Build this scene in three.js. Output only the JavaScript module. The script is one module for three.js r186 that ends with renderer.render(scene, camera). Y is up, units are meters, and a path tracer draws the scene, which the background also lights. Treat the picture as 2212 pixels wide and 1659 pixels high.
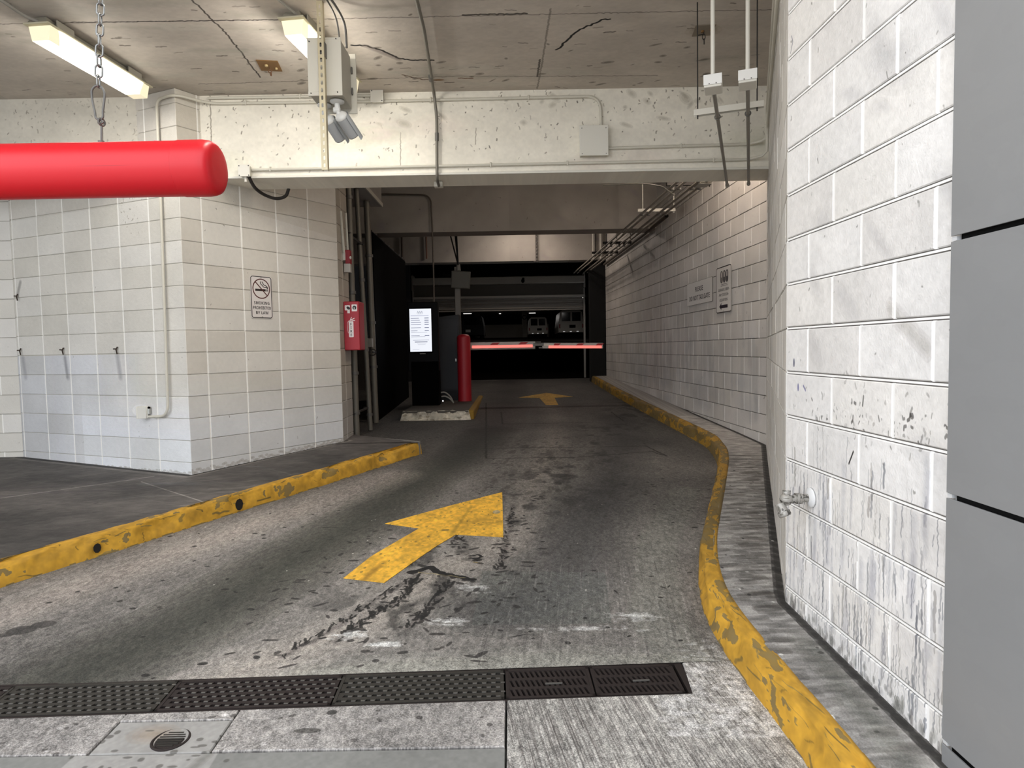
import * as THREE from 'three';
import { mergeGeometries } from 'three/addons/utils/BufferGeometryUtils.js';
import { RoundedBoxGeometry } from 'three/addons/geometries/RoundedBoxGeometry.js';
import { RectAreaLightUniformsLib } from 'three/addons/lights/RectAreaLightUniformsLib.js';

// ---------------------------------------------------------------- camera, sky, exposure
const scene = new THREE.Scene();
const camera = new THREE.PerspectiveCamera(61.22, 2212 / 1659, 0.05, 300);
camera.position.set(0, 1.4, 0);
camera.rotation.set(-0.0538, 0, -0.018, 'XYZ');
scene.add(camera);
scene.background = new THREE.Color(0.93, 0.97, 1.03);          // even overcast daylight behind the camera
const renderer = new THREE.WebGLRenderer({ antialias: true });
renderer.toneMapping = THREE.LinearToneMapping;
renderer.toneMappingExposure = 2.9;
renderer.shadowMap.enabled = true;
RectAreaLightUniformsLib.init();
const LAMP = { tube: 10, side: 0.36, bay: 27, deep: 22, hall: 60 };                     // lamp strengths

// ---------------------------------------------------------------- small tools
// X to the right, Y up (street about 0), Z = metres away from the camera
const W = (X, Y, Z) => new THREE.Vector3(X, Y, -Z);
function rng(s) { return () => { s |= 0; s = s + 0x6D2B79F5 | 0; let t = Math.imul(s ^ s >>> 15, 1 | s); t = t + Math.imul(t ^ t >>> 7, 61 | t) ^ t; return ((t ^ t >>> 14) >>> 0) / 4294967296; }; }
function hash(x, y, s) { let h = Math.imul(x, 374761393) ^ Math.imul(y, 668265263) ^ Math.imul(s, 2147483647 - 58); h = Math.imul(h ^ h >>> 13, 1274126177); return ((h ^ h >>> 16) >>> 0) / 4294967296; }
function vn(x, y, s) {
  const xi = Math.floor(x), yi = Math.floor(y), fx = x - xi, fy = y - yi, u = fx * fx * (3 - 2 * fx), v = fy * fy * (3 - 2 * fy);
  const a = hash(xi, yi, s), b = hash(xi + 1, yi, s), c = hash(xi, yi + 1, s), d = hash(xi + 1, yi + 1, s);
  return a + (b - a) * u + (c - a) * v + (a - b - c + d) * u * v;
}
function fbm(x, y, s, o = 4) { let r = 0, a = 0.5, t = 0; for (let i = 0; i < o; i++) { r += a * vn(x, y, s + i); t += a; x *= 2.03; y *= 2.03; a *= 0.5; } return r / t; }
const lerp = (a, b, t) => a + (b - a) * t, clamp = (x, a = 0, b = 1) => Math.min(b, Math.max(a, x));
const smooth = (a, b, x) => { const t = clamp((x - a) / (b - a)); return t * t * (3 - 2 * t); };
function table(t) { return (z) => { if (z <= t[0][0]) return t[0][1]; for (let i = 1; i < t.length; i++) if (z <= t[i][0]) return lerp(t[i - 1][1], t[i][1], (z - t[i - 1][0]) / (t[i][0] - t[i - 1][0])); return t[t.length - 1][1]; }; }
const soft = (f, r) => (z) => (f(z - r) + 2 * f(z - r / 2) + 2 * f(z) + 2 * f(z + r / 2) + f(z + r)) / 8;

const used = new Map();
function numbered(n) { const k = used.get(n) ?? 0; used.set(n, k + 1); return k ? n + '_' + String(k).padStart(3, '0') : n; }
function mg(list) {
  return mergeGeometries(list.map((g) => { g = g.index ? g.toNonIndexed() : g.clone(); for (const k of Object.keys(g.attributes)) if (!['position', 'normal', 'uv'].includes(k)) g.deleteAttribute(k); return g; }));
}
function shade(m) { m.castShadow = m.receiveShadow = true; return m; }
function thing(name, label, category, pos = [0, 0, 0], turn = 0, group) {
  const o = new THREE.Group(); o.name = numbered(name); o.position.set(pos[0], pos[1], -pos[2]); o.rotation.y = turn;
  o.userData = { label, category }; if (group) o.userData.group = group; scene.add(o); return o;
}
function struct(name, label) { const o = new THREE.Group(); o.name = numbered(name); o.userData = { kind: 'structure', label }; scene.add(o); return o; }
function part(parent, name, geo, mat, label) {
  const m = shade(new THREE.Mesh(Array.isArray(geo) ? mg(geo) : geo, mat)); m.name = name; if (label) m.userData.label = label; parent.add(m); return m;
}
// geometry written in world coordinates, hung under a thing that stands elsewhere (no turn)
function wpart(parent, name, geo, mat, label) {
  const g = Array.isArray(geo) ? mg(geo) : geo; g.translate(-parent.position.x, -parent.position.y, -parent.position.z); return part(parent, name, g, mat, label);
}
function copyOf(src, name, label, pos, turn = 0) { const c = src.clone(); c.name = numbered(name); c.userData = { ...src.userData, label }; c.position.set(pos[0], pos[1], -pos[2]); c.rotation.y = turn; scene.add(c); return c; }
const bx = (w, h, d, x = 0, y = 0, z = 0) => new THREE.BoxGeometry(w, h, d).translate(x, y, z);
const rb = (w, h, d, x = 0, y = 0, z = 0, r = 0.006) => new RoundedBoxGeometry(w, h, d, 2, Math.min(r, w / 2.1, h / 2.1, d / 2.1)).translate(x, y, z);
// box between world limits
const wb = (x0, x1, y0, y1, z0, z1) => bx(x1 - x0, y1 - y0, z1 - z0, (x0 + x1) / 2, (y0 + y1) / 2, -(z0 + z1) / 2);
const cyl = (r0, r1, h, n = 24) => new THREE.CylinderGeometry(r0, r1, h, n);
function rod(a, b, r, n = 12) { const d = b.clone().sub(a), g = new THREE.CylinderGeometry(r, r, d.length(), n); g.applyQuaternion(new THREE.Quaternion().setFromUnitVectors(new THREE.Vector3(0, 1, 0), d.clone().normalize())); const m = a.clone().add(b).multiplyScalar(0.5); return g.translate(m.x, m.y, m.z); }
function pipe(pts, r, bend = 0.1, n = 12) {                 // straight runs joined by round bends
  const path = new THREE.CurvePath(); let p = pts[0];
  for (let i = 1; i < pts.length; i++) {
    if (i === pts.length - 1) { path.add(new THREE.LineCurve3(p, pts[i])); break; }
    const a = pts[i].clone().sub(p), b = pts[i + 1].clone().sub(pts[i]), k = Math.min(bend, a.length() * 0.49, b.length() * 0.49);
    const q0 = pts[i].clone().sub(a.normalize().multiplyScalar(k)), q1 = pts[i].clone().add(b.normalize().multiplyScalar(k));
    path.add(new THREE.LineCurve3(p, q0)); path.add(new THREE.QuadraticBezierCurve3(q0, pts[i], q1)); p = q1;
  }
  return new THREE.TubeGeometry(path, pts.length * 24, r, n, false);
}
const cable = (pts, r, n = 60) => new THREE.TubeGeometry(new THREE.CatmullRomCurve3(pts), n, r, 8, false);
function lathe(profile, n = 32) { return new THREE.LatheGeometry(profile.map((p) => new THREE.Vector2(p[0], p[1])), n); }

// ---------------------------------------------------------------- computed surfaces
function canvasOf(w, h) { const c = document.createElement('canvas'); c.width = w; c.height = h; return c; }
function toTexture(c, srgb = true) { const t = new THREE.CanvasTexture(c); if (srgb) t.colorSpace = THREE.SRGBColorSpace; t.wrapS = t.wrapT = THREE.ClampToEdgeWrapping; t.magFilter = THREE.LinearFilter; return t; }
function perPixel(c, f) { const g = c.getContext('2d'), im = g.getImageData(0, 0, c.width, c.height), d = im.data; for (let y = 0, i = 0; y < c.height; y++) for (let x = 0; x < c.width; x++, i += 4) { const m = f(x, y, d, i); if (m !== undefined) { d[i] = clamp(d[i] * m, 0, 255); d[i + 1] = clamp(d[i + 1] * m, 0, 255); d[i + 2] = clamp(d[i + 2] * m, 0, 255); } } g.putImageData(im, 0, 0); return c; }
// a flat sheet of surface: (a, b) metres; b grows upward in the picture
function sheet(w, h, a0, a1, b0, b1, base, draw, mod) {
  const c = canvasOf(w, h), g = c.getContext('2d'), sx = w / (a1 - a0), sy = h / (b1 - b0);
  g.fillStyle = base; g.fillRect(0, 0, w, h); g.lineCap = 'round'; g.lineJoin = 'round';
  const X = (a) => (a - a0) * sx, Y = (b) => (b1 - b) * sy;
  const pen = {
    g, X, Y, sx, sy,
    line(pts, width, color, alpha = 1, blur = 1, jag = 0, seed = 1) {
      const r = rng(seed), p = [];
      pts.forEach((q, i) => { if (i && jag) { const o = pts[i - 1], n = Math.max(2, Math.ceil(Math.hypot(q[0] - o[0], q[1] - o[1]) / (jag * 3))); for (let k = 1; k < n; k++) p.push([lerp(o[0], q[0], k / n) + (r() - 0.5) * 2 * jag, lerp(o[1], q[1], k / n) + (r() - 0.5) * 2 * jag]); } p.push(q); });
      g.strokeStyle = color;
      for (let k = 0; k < blur; k++) { g.globalAlpha = blur > 1 ? 1 - Math.pow(1 - alpha, 1 / blur) : alpha; g.lineWidth = Math.max(0.6, width * sx * (1 - k / blur)); g.beginPath(); p.forEach((q, i) => i ? g.lineTo(X(q[0]), Y(q[1])) : g.moveTo(X(q[0]), Y(q[1]))); g.stroke(); }
      g.globalAlpha = 1;
    },
    poly(pts, color, alpha = 1) { g.fillStyle = color; g.globalAlpha = alpha; g.beginPath(); pts.forEach((q, i) => i ? g.lineTo(X(q[0]), Y(q[1])) : g.moveTo(X(q[0]), Y(q[1]))); g.closePath(); g.fill(); g.globalAlpha = 1; },
    spot(a, b, ra, rb2, color, alpha = 1, blur = 1, turn = 0) { g.fillStyle = color; for (let k = 0; k < blur; k++) { g.globalAlpha = blur > 1 ? 1 - Math.pow(1 - alpha, 1 / blur) : alpha; const s = 1 - k / blur; g.beginPath(); g.ellipse(X(a), Y(b), Math.max(0.4, ra * sx * s), Math.max(0.4, rb2 * sy * s), turn, 0, 7); g.fill(); } g.globalAlpha = 1; },
  };
  if (draw) draw(pen);
  if (mod) perPixel(c, (x, y, d, i) => mod(a0 + (x + 0.5) / sx, b1 - (y + 0.5) / sy, d, i));
  return toTexture(c);
}
// fine relief, repeated every `metres`
function reliefTile(n, f) { const c = canvasOf(n, n); perPixel(c, (x, y, d, i) => { const v = clamp(f(x / n, y / n)) * 255; d[i] = d[i + 1] = d[i + 2] = v; d[i + 3] = 255; }); const t = toTexture(c, false); t.wrapS = t.wrapT = THREE.RepeatWrapping; return t; }
function wrapFbm(u, v, f, s, o = 4) { let r = 0, a = 0.5, t = 0; for (let i = 0; i < o; i++) { const x = u * f, y = v * f, xi = Math.floor(x), yi = Math.floor(y), m = (k) => ((k % f) + f) % f, fx = x - xi, fy = y - yi, p = fx * fx * (3 - 2 * fx), q = fy * fy * (3 - 2 * fy); const A = hash(m(xi), m(yi), s + i), B = hash(m(xi + 1), m(yi), s + i), C = hash(m(xi), m(yi + 1), s + i), D = hash(m(xi + 1), m(yi + 1), s + i); r += a * (A + (B - A) * p + (C - A) * q + (A - B - C + D) * p * q); t += a; f *= 2; a *= 0.5; } return r / t; }
const gritTile = reliefTile(512, (u, v) => wrapFbm(u, v, 16, 3, 5));
const wallTile = reliefTile(512, (u, v) => 0.6 * wrapFbm(u, v, 24, 9, 4) + 0.4 * wrapFbm(u, v, 96, 5, 2));
function relief(tile, ru, rv) { const t = tile.clone(); t.repeat.set(ru, rv); t.needsUpdate = true; return t; }
const std = (o) => new THREE.MeshStandardMaterial({ roughness: 0.85, metalness: 0, ...o });
const plain = (hex, roughness = 0.7, metalness = 0, o = {}) => std({ color: new THREE.Color(hex), roughness, metalness, ...o });

const M = {
  whitePaint: plain('#d9d6cc', 0.55), creamPaint: plain('#c9c5b8', 0.6), greyPaint: plain('#8e8b84', 0.6),
  galv: plain('#a9a9a4', 0.42, 0.75), steel: plain('#8f8f8c', 0.35, 0.85), dullSteel: plain('#6e6c68', 0.55, 0.6), darkSteel: plain('#3a3735', 0.6, 0.5),
  oldGalv: plain('#77736a', 0.55, 0.35), black: new THREE.MeshPhysicalMaterial({ color: new THREE.Color('#050505'), roughness: 1, specularIntensity: 0.1 }), blackSatin: new THREE.MeshPhysicalMaterial({ color: new THREE.Color('#060607'), roughness: 0.6, specularIntensity: 0.25 }), rubber: plain('#151413', 0.8), charcoal: plain('#24262a', 0.6),
  red: plain('#c8121f', 0.36), redPaint: plain('#a01322', 0.5), deepRed: plain('#8f1220', 0.5), rust: plain('#7a5a33', 0.9), iron: plain('#2c2422', 0.72, 0.35), ironGrey: plain('#37342f', 0.7, 0.35),
  lens: plain('#050506', 0.1), chrome: plain('#c9c9cc', 0.18, 1), glassDark: plain('#050607', 0.12), vanWhite: plain('#b9b2a8', 0.4),
};

// ---------------------------------------------------------------- levels of the ramp
const walkLevel = soft(table([[-30, 0.02], [0, 0.05], [1, 0.085], [1.9, 0.122], [3.06, 0.18], [5.9, 0.29], [7.4, 0.365], [16, 0.696], [54, 2.5], [95, 2.5]]), 0.5);
const roadLevel = (z) => walkLevel(z) - 0.14;
const kerbRight = soft(table([[-2, 1.0], [1, 0.98], [2.09, 0.963], [2.46, 0.945], [2.75, 0.932], [3.03, 0.931], [3.3, 0.961], [3.65, 1.043], [4.03, 1.161], [5.12, 1.569], [6.17, 1.955], [6.67, 2.11], [7.39, 2.232], [7.87, 2.225], [8.6, 2.19], [9.7, 2.14], [12.46, 2.03], [15.1, 1.975], [16, 1.96]]), 0.16);
const kerbLeft = soft(table([[-2, -6.2], [1, -4.5], [2.6, -3.62], [3.71, -3.0], [4.02, -2.845], [4.286, -2.69], [4.69, -2.483], [5.12, -2.27], [5.47, -2.08], [6.354, -1.6], [7.229, -1.116], [7.5, -0.96]]), 0.16);
const wallRightX = (z) => z < 3.03 ? 1.282 + (3.03 - z) * 0.0199 : z < 6.83 ? lerp(1.282, 2.678, (z - 3.03) / 3.8) : 2.678 - (z - 6.83) * 0.0375;
// a sheet of ground between two edges; uv in metres mapped to the given window
function ground(z0, z1, dz, left, right, nx, level, win) {
  const nz = Math.max(1, Math.round((z1 - z0) / dz)), p = [], uv = [], ix = [];
  for (let j = 0; j <= nz; j++) { const z = lerp(z0, z1, j / nz), a = left(z), b = right(z); for (let i = 0; i <= nx; i++) { const x = lerp(a, b, i / nx); p.push(x, level(z, x), -z); uv.push((x - win[0]) / (win[1] - win[0]), (z - win[2]) / (win[3] - win[2])); } }
  for (let j = 0; j < nz; j++) for (let i = 0; i < nx; i++) { const a = j * (nx + 1) + i, b = a + nx + 1; ix.push(a, a + 1, b + 1, a, b + 1, b); }
  const g = new THREE.BufferGeometry(); g.setAttribute('position', new THREE.Float32BufferAttribute(p, 3)); g.setAttribute('uv', new THREE.Float32BufferAttribute(uv, 2)); g.setIndex(ix); g.computeVertexNormals(); return g;
}

// ---------------------------------------------------------------- road surface
const ROAD = '#7b7772';
function roadMarks(k) {
  // worn wheel tracks, clean middle, repairs, saw cuts, skid marks (metres on the road)
  k.line([[-2.6, 1.2], [-2.1, 2.3], [-1.9, 2.77], [-1.66, 3.19], [-1.46, 3.92], [-1.2, 4.84], [-0.9, 6.11], [-0.56, 7.21], [-0.3, 8.9]], 0.8, '#2f2d2c', 0.76, 9);
  k.line([[-0.3, 8.9], [-0.1, 12], [0, 17]], 0.9, '#3b3632', 0.5, 8);
  k.line([[-3.6, 1.2], [-3.0, 2.6], [-2.75, 3.2], [-2.3, 4.2], [-1.7, 5.3], [-1.2, 6.3]], 0.7, '#a9a299', 0.6, 8);
  k.line([[-0.05, 3.3], [0.3, 3.6], [0.45, 4.53], [1.0, 6.33], [1.39, 8.02], [1.6, 10.0]], 0.75, '#3a3937', 0.6, 9);
  k.line([[-1.45, 2.5], [-1.04, 2.9], [-0.72, 3.2], [-0.5, 3.73], [-0.1, 4.3], [0.17, 5.86], [0.46, 7.8], [0.67, 10.1], [0.7, 12.5]], 0.5, '#b0a99f', 0.55, 8);
  
  k.line([[0.75, 2.6], [0.7, 3.2], [0.95, 4.3], [1.5, 5.6]], 0.3, '#8d8883', 0.4, 6);
  k.poly([[-0.2, 3.84], [0.53, 3.78], [0.47, 3.13], [-0.22, 3.14]], '#5f605c', 0.55);
  for (const p of [[[-0.49, 12.1], [-0.3, 7.07], [0.66, 7.03], [1.57, 7.27], [1.63, 7.07]], [[-0.18, 7.62], [1.04, 7.59], [1.56, 7.6], [1.67, 7.02]], [[-0.19, 10.78], [-0.15, 9.47], [0.63, 9.47], [1.17, 9.49]], [[1.61, 10.54], [1.64, 9.53]], [[-0.86, 13.97], [0.63, 13.91]]]) k.line(p, 0.022, '#15120f', 0.85, 1, 0.008, 4);
  k.line([[-1.6, 2.3], [-0.7, 2.62], [0.2, 2.7], [0.9, 2.6]], 0.6, '#b9b3aa', 0.5, 9);
  const r = rng(77);
  const skids = [[[-1.06, 2.86], [-0.93, 3.07], [-0.8, 3.37], [-0.56, 3.85]], [[-0.53, 3.1], [-0.45, 3.36], [-0.38, 3.66]], [[0, 5.26], [-0.04, 4.55], [-0.09, 3.86]], [[-0.65, 3.37], [-0.57, 3.74]], [[-0.72, 4.2], [-0.5, 4.5], [-0.36, 4.4]], [[-0.86, 3.0], [-0.7, 3.35]]];
  skids.forEach((p, n) => { k.line(p, 0.05, '#3a3733', 0.4, 3, 0.012, n + 5); for (let i = 0; i < 40; i++) { const s = r() * (p.length - 1), a = Math.floor(s), f = s - a, x = lerp(p[a][0], p[a + 1][0], f) + (r() - 0.5) * 0.05, z = lerp(p[a][1], p[a + 1][1], f) + (r() - 0.5) * 0.05; k.line([[x, z], [x + (r() - 0.5) * 0.05, z + r() * 0.08]], 0.006 + r() * 0.012, '#171513', 0.8, 1, 0.004, i); } });
  k.line([[-0.62, 3.85], [-0.52, 3.92], [-0.43, 3.8], [-0.25, 3.71]], 0.05, '#0e0d0c', 0.95, 1, 0.012, 3); k.line([[-0.6, 3.85], [-0.3, 3.74]], 0.015, '#a89a6c', 0.6, 1, 0.01, 6);
  k.line([[-0.29, 4.1], [-0.24, 4.12], [-0.21, 4.08], [-0.25, 4.04], [-0.29, 4.06]], 0.02, '#0f0d0c', 0.95, 1, 0.006, 3); k.line([[-0.26, 4.02], [-0.22, 4.02]], 0.025, '#0f0d0c', 0.95, 1, 0.006, 4); k.spot(-0.62, 3.84, 0.035, 0.03, '#171412', 0.9); for (const [x, z, n] of [[-0.38, 4.35, 9], [-0.36, 4.22, 6], [-0.12, 4.4, 6], [-0.42, 3.7, 8], [-0.05, 4.2, 8], [0.0, 4.9, 10], [0.2, 5.4, 16], [-0.5, 3.3, 10]]) for (let i = 0; i < n; i++) { const a = x + (r() - 0.5) * 0.12, b = z + (r() - 0.5) * 0.22; k.line([[a, b], [a + (r() - 0.5) * 0.05, b + (r() - 0.5) * 0.05]], 0.006 + r() * 0.022, '#1d1a18', 0.75, 1, 0.008, i); } k.line([[-0.26, 3.99], [-0.22, 3.97]], 0.012, '#b3923c', 0.8);
  for (const [x, z, a, b] of [[-0.8, 3.06, 0.12, 0.05], [-0.35, 3.18, 0.13, 0.05], [0.3, 3.08, 0.4, 0.03], [-0.62, 2.96, 0.1, 0.03], [0.85, 2.8, 0.12, 0.18], [0.8, 2.6, 0.12, 0.1], [-0.25, 3.6, 0.12, 0.08], [0.6, 3.2, 0.14, 0.06]]) for (let i = 0; i < 60; i++) k.spot(x + (r() + r() - 1) * a, z + (r() + r() - 1) * b, 0.006 + r() * 0.025, 0.004 + r() * 0.01, '#cfcdca', 0.35);
  k.spot(-2.47, 3.17, 0.07, 0.05, '#3d3b38', 0.8); k.spot(-2.4, 3.23, 0.06, 0.04, '#3d3b38', 0.7); k.spot(-2.52, 3.12, 0.05, 0.02, '#3d3b38', 0.7);
  for (let i = 0; i < 320; i++) { const x = -3.2 + r() * 5.2, z = 2.5 + Math.pow(r(), 1.4) * 7; k.spot(x, z, 0.005 + r() * 0.013, 0.005 + r() * 0.016, '#1d1b19', 0.8, 1, r() * 3); }
  for (let i = 0; i < 160; i++) { const x = -1.4 + r() * 1.6, z = 2.75 + r() * 2; k.spot(x, z, 0.006 + r() * 0.014, 0.008 + r() * 0.03, '#24211f', 0.7, 1, r() * 3); }
  for (let i = 0; i < 60; i++) k.spot(-3 + r() * 5, 2.75 + r() * 4, 0.005, 0.006, '#d8d4cc', 0.8);
  for (let i = 0; i < 260; i++) { const x = -0.2 + r() * 1.2, z = 2.75 + r() * 1.1, l = 0.05 + r() * 0.22; k.line([[x, z], [x + l * 0.12, z + l]], 0.004 + r() * 0.004, r() < 0.5 ? '#353230' : '#b5b0aa', 0.2); }
}
const roadGrainShade = (s) => (x, z) => lerp(1, 0.62, smooth(4.0, 8.5, z + 0.35 * x + (fbm(x * 0.9, z * 0.9, 7, 3) - 0.5) * 3)) * (1 - 0.42 * smooth(0.54, 0.72, fbm(x * 7, z * 5, s + 60, 4)) * Math.exp(-(((x - 0.35 * z + 1.75) / 0.55) ** 2)) * smooth(2.7, 3.1, z)) * (0.86 + 0.36 * (fbm(x * 2.2, z * 1.4, s, 4) - 0.5) + 0.42 * (fbm(x * 60, z * 34, s + 20, 3) - 0.5) + 0.4 * (hash(Math.floor(x * 260), Math.floor(z * 260), 9) - 0.5)) * 1.1;  // grain and mottles, plus garage shade painted in as darkening with depth
const winNear = [-3.4, 1.6, 2.4, 5.4], winMid = [-3.4, 2.4, 5.4, 17];
const roadNear = sheet(2048, 1536, -3.4, 1.6, 2.4, 5.4, ROAD, roadMarks, roadGrainShade(31));
const roadMid = sheet(1024, 2048, -3.4, 2.4, 5.4, 17, ROAD, (k) => { roadMarks(k); const r = rng(5); for (let i = 0; i < 200; i++) k.spot(-0.4 + r() * 1.6, 5.4 + r() * 3, 0.01 + r() * 0.03, 0.02 + r() * 0.08, '#3d3833', 0.35, 1, r() * 0.6); }, roadGrainShade(31));
const roadMat = (map, ru, rv) => std({ map, roughness: 0.86, bumpMap: relief(gritTile, ru, rv), bumpScale: 0.004 });
const floor = struct('floor', 'grey worn concrete driveway rising into the garage');
const drainFar = (x) => 2.735 + 0.031 * x, drainNear = (x) => 2.503 + 0.031 * x;
{
  const lv = (z) => roadLevel(z);
  // the near piece starts along the far edge of the drain
  const near = (() => { const g = ground(0, 1, 0.03, () => -6.5, () => 2.1, 48, () => 0, winNear), p = g.attributes.position, u = g.attributes.uv; for (let i = 0; i < p.count; i++) { const x = p.getX(i), t = -p.getZ(i), z = lerp(drainFar(x), 5.4, t); p.setXYZ(i, x, lv(z), -z); u.setXY(i, (x + 3.4) / 5, (z - 2.4) / 3); } g.computeVertexNormals(); return g; })();
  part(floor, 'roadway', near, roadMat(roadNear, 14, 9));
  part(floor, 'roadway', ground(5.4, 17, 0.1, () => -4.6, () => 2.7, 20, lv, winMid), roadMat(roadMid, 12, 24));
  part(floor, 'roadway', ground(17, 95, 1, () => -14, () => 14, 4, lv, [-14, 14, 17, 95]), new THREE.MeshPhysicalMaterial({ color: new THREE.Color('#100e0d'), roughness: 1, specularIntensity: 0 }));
  part(floor, 'roadway', ground(-30, 1.2, 0.6, () => -30, () => 12, 12, (z) => roadLevel(z) - 0.002, [-30, 12, -30, 1.2]), plain('#b9b6b0', 0.9));
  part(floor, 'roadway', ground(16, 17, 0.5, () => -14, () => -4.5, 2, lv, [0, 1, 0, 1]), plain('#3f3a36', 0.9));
}
// apron slabs in front of the drain, each cast piece a slab of its own
const apronRough = sheet(2048, 768, -3.4, 1.4, 1.2, 2.8, '#989490', (k) => {
  const r = rng(12);
  for (let i = 0; i < 420; i++) k.spot(-3.4 + r() * 4.8, 1.2 + r() * 1.5, 0.004 + r() * 0.012, 0.004 + r() * 0.01, r() < 0.6 ? '#3d3a37' : '#c9c7c3', 0.6, 1, r() * 3);
  for (let i = 0; i < 90; i++) k.spot(0.6 + r() * 0.35, 2.3 + r() * 0.4, 0.01 + r() * 0.03, 0.005 + r() * 0.015, '#cfcecb', 0.5);
  k.spot(-0.78, 2.33, 0.05, 0.015, '#45423f', 0.7); k.spot(-0.72, 2.44, 0.02, 0.015, '#35322f', 0.8);
}, roadGrainShade(52));
const apronBroom = sheet(1536, 1536, -0.1, 1.3, 1.2, 2.8, '#a9a6a0', (k) => {
  const r = rng(18);
  for (let i = 0; i < 2600; i++) { const x = -0.1 + r() * 1.4, z = 1.2 + r() * 1.6, l = 0.1 + r() * 0.3; k.line([[x, z], [x - l * 0.16, z + l]], 0.0025 + r() * 0.004, r() < 0.55 ? '#5b5652' : '#c6c3be', 0.35); }
  for (let i = 0; i < 200; i++) k.spot(0.55 + r() * 0.4, 2.25 + r() * 0.5, 0.008 + r() * 0.03, 0.005 + r() * 0.015, '#d2d1ce', 0.45);
}, roadGrainShade(60));
const apronSmooth = sheet(1024, 512, -3.4, 0, 1.2, 2.5, '#83837f', (k) => {
  k.poly([[-1.55, 2.5], [-1.07, 2.5], [-1.02, 1.2], [-1.62, 1.2]], '#a7a5a1', 0.8); k.spot(-1.35, 2.33, 0.1, 0.06, '#9a8466', 0.35, 4); k.line([[-1.09, 2.22], [-1.14, 2.05], [-1.13, 1.7]], 0.05, '#5e5a54', 0.4, 3);
  const r = rng(4); for (let i = 0; i < 60; i++) k.spot(-1.6 + r() * 0.6, 1.9 + r() * 0.45, 0.006 + r() * 0.012, 0.004 + r() * 0.008, '#4c4945', 0.6);
}, (x, z) => 0.98 + 0.24 * (fbm(x * 3, z * 3, 71, 4) - 0.5) + 0.12 * (fbm(x * 60, z * 60, 72, 2) - 0.5));
const apronM = { rough: std({ map: apronRough, roughness: 0.88, bumpMap: relief(gritTile, 14, 5), bumpScale: 0.004 }), broom: std({ map: apronBroom, roughness: 0.86, bumpMap: relief(gritTile, 5, 5), bumpScale: 0.002 }), smooth: std({ map: apronSmooth, roughness: 0.82 }) };
function slab(poly, mat, win, drop = 0) {
  const s = new THREE.Shape(poly.map((q) => new THREE.Vector2(q[0], q[1]))), g = new THREE.ExtrudeGeometry(s, { depth: 0.1, bevelEnabled: true, bevelSize: 0.003, bevelThickness: 0.004, bevelSegments: 1, bevelOffset: -0.004 });
  const p = g.attributes.position, u = g.attributes.uv, n = g.attributes.normal;
  for (let i = 0; i < p.count; i++) { const x = p.getX(i), z = p.getY(i), t = p.getZ(i); p.setXYZ(i, x, roadLevel(z) - 0.1 + t - 0.004 - drop, -z); n.setXYZ(i, n.getX(i), n.getZ(i), -n.getY(i)); u.setXY(i, (x - win[0]) / (win[1] - win[0]), (z - win[2]) / (win[3] - win[2])); }
  return part(floor, 'concrete_slab', g, mat);
}
{
  const wr = [-3.4, 1.4, 1.2, 2.8], wbm = [-0.1, 1.3, 1.2, 2.8], ws = [-3.4, 0, 1.2, 2.5], e = drainNear;
  slab([[-6, 2.22], [-1.527, 2.22], [-1.523, 2.405], [-1.523, e(-1.523)], [-6, e(-6)]], apronM.rough, wr);
  slab([[-1.523, 2.409], [-1.09, 2.409], [-1.09, e(-1.09)], [-1.523, e(-1.523)]], apronM.rough, wr);
  slab([[-1.52, 2.222], [-1.092, 2.222], [-1.092, 2.405], [-1.519, 2.405]], apronM.smooth, ws, 0.002);
  slab([[-1.087, 2.226], [-0.048, 2.222], [-0.048, e(-0.048)], [-1.087, e(-1.087)]], apronM.rough, wr);
  slab([[-6, 1.2], [-0.046, 1.2], [-0.046, 2.217], [-1.09, 2.219], [-6, 2.214]], apronM.smooth, ws, 0.002);
  slab([[-0.042, 1.2], [1.25, 1.2], [1.25, 2.78], [0.72, drainFar(0.72)], [0.70, e(0.7)], [-0.042, e(-0.042)]], apronM.broom, wbm);
  part(floor, 'slab_bed', ground(2.3, 3, 0.3, () => 0.70, () => 1.5, 2, (z) => roadLevel(z) - 0.03, [0, 1, 0, 1]), plain('#26231f', 0.95));
  part(floor, 'slab_bed', ground(1.1, 2.6, 0.3, () => -6.5, () => 1.4, 4, (z) => roadLevel(z) - 0.035, [0, 1, 0, 1]), plain('#26231f', 0.95));
}

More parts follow.
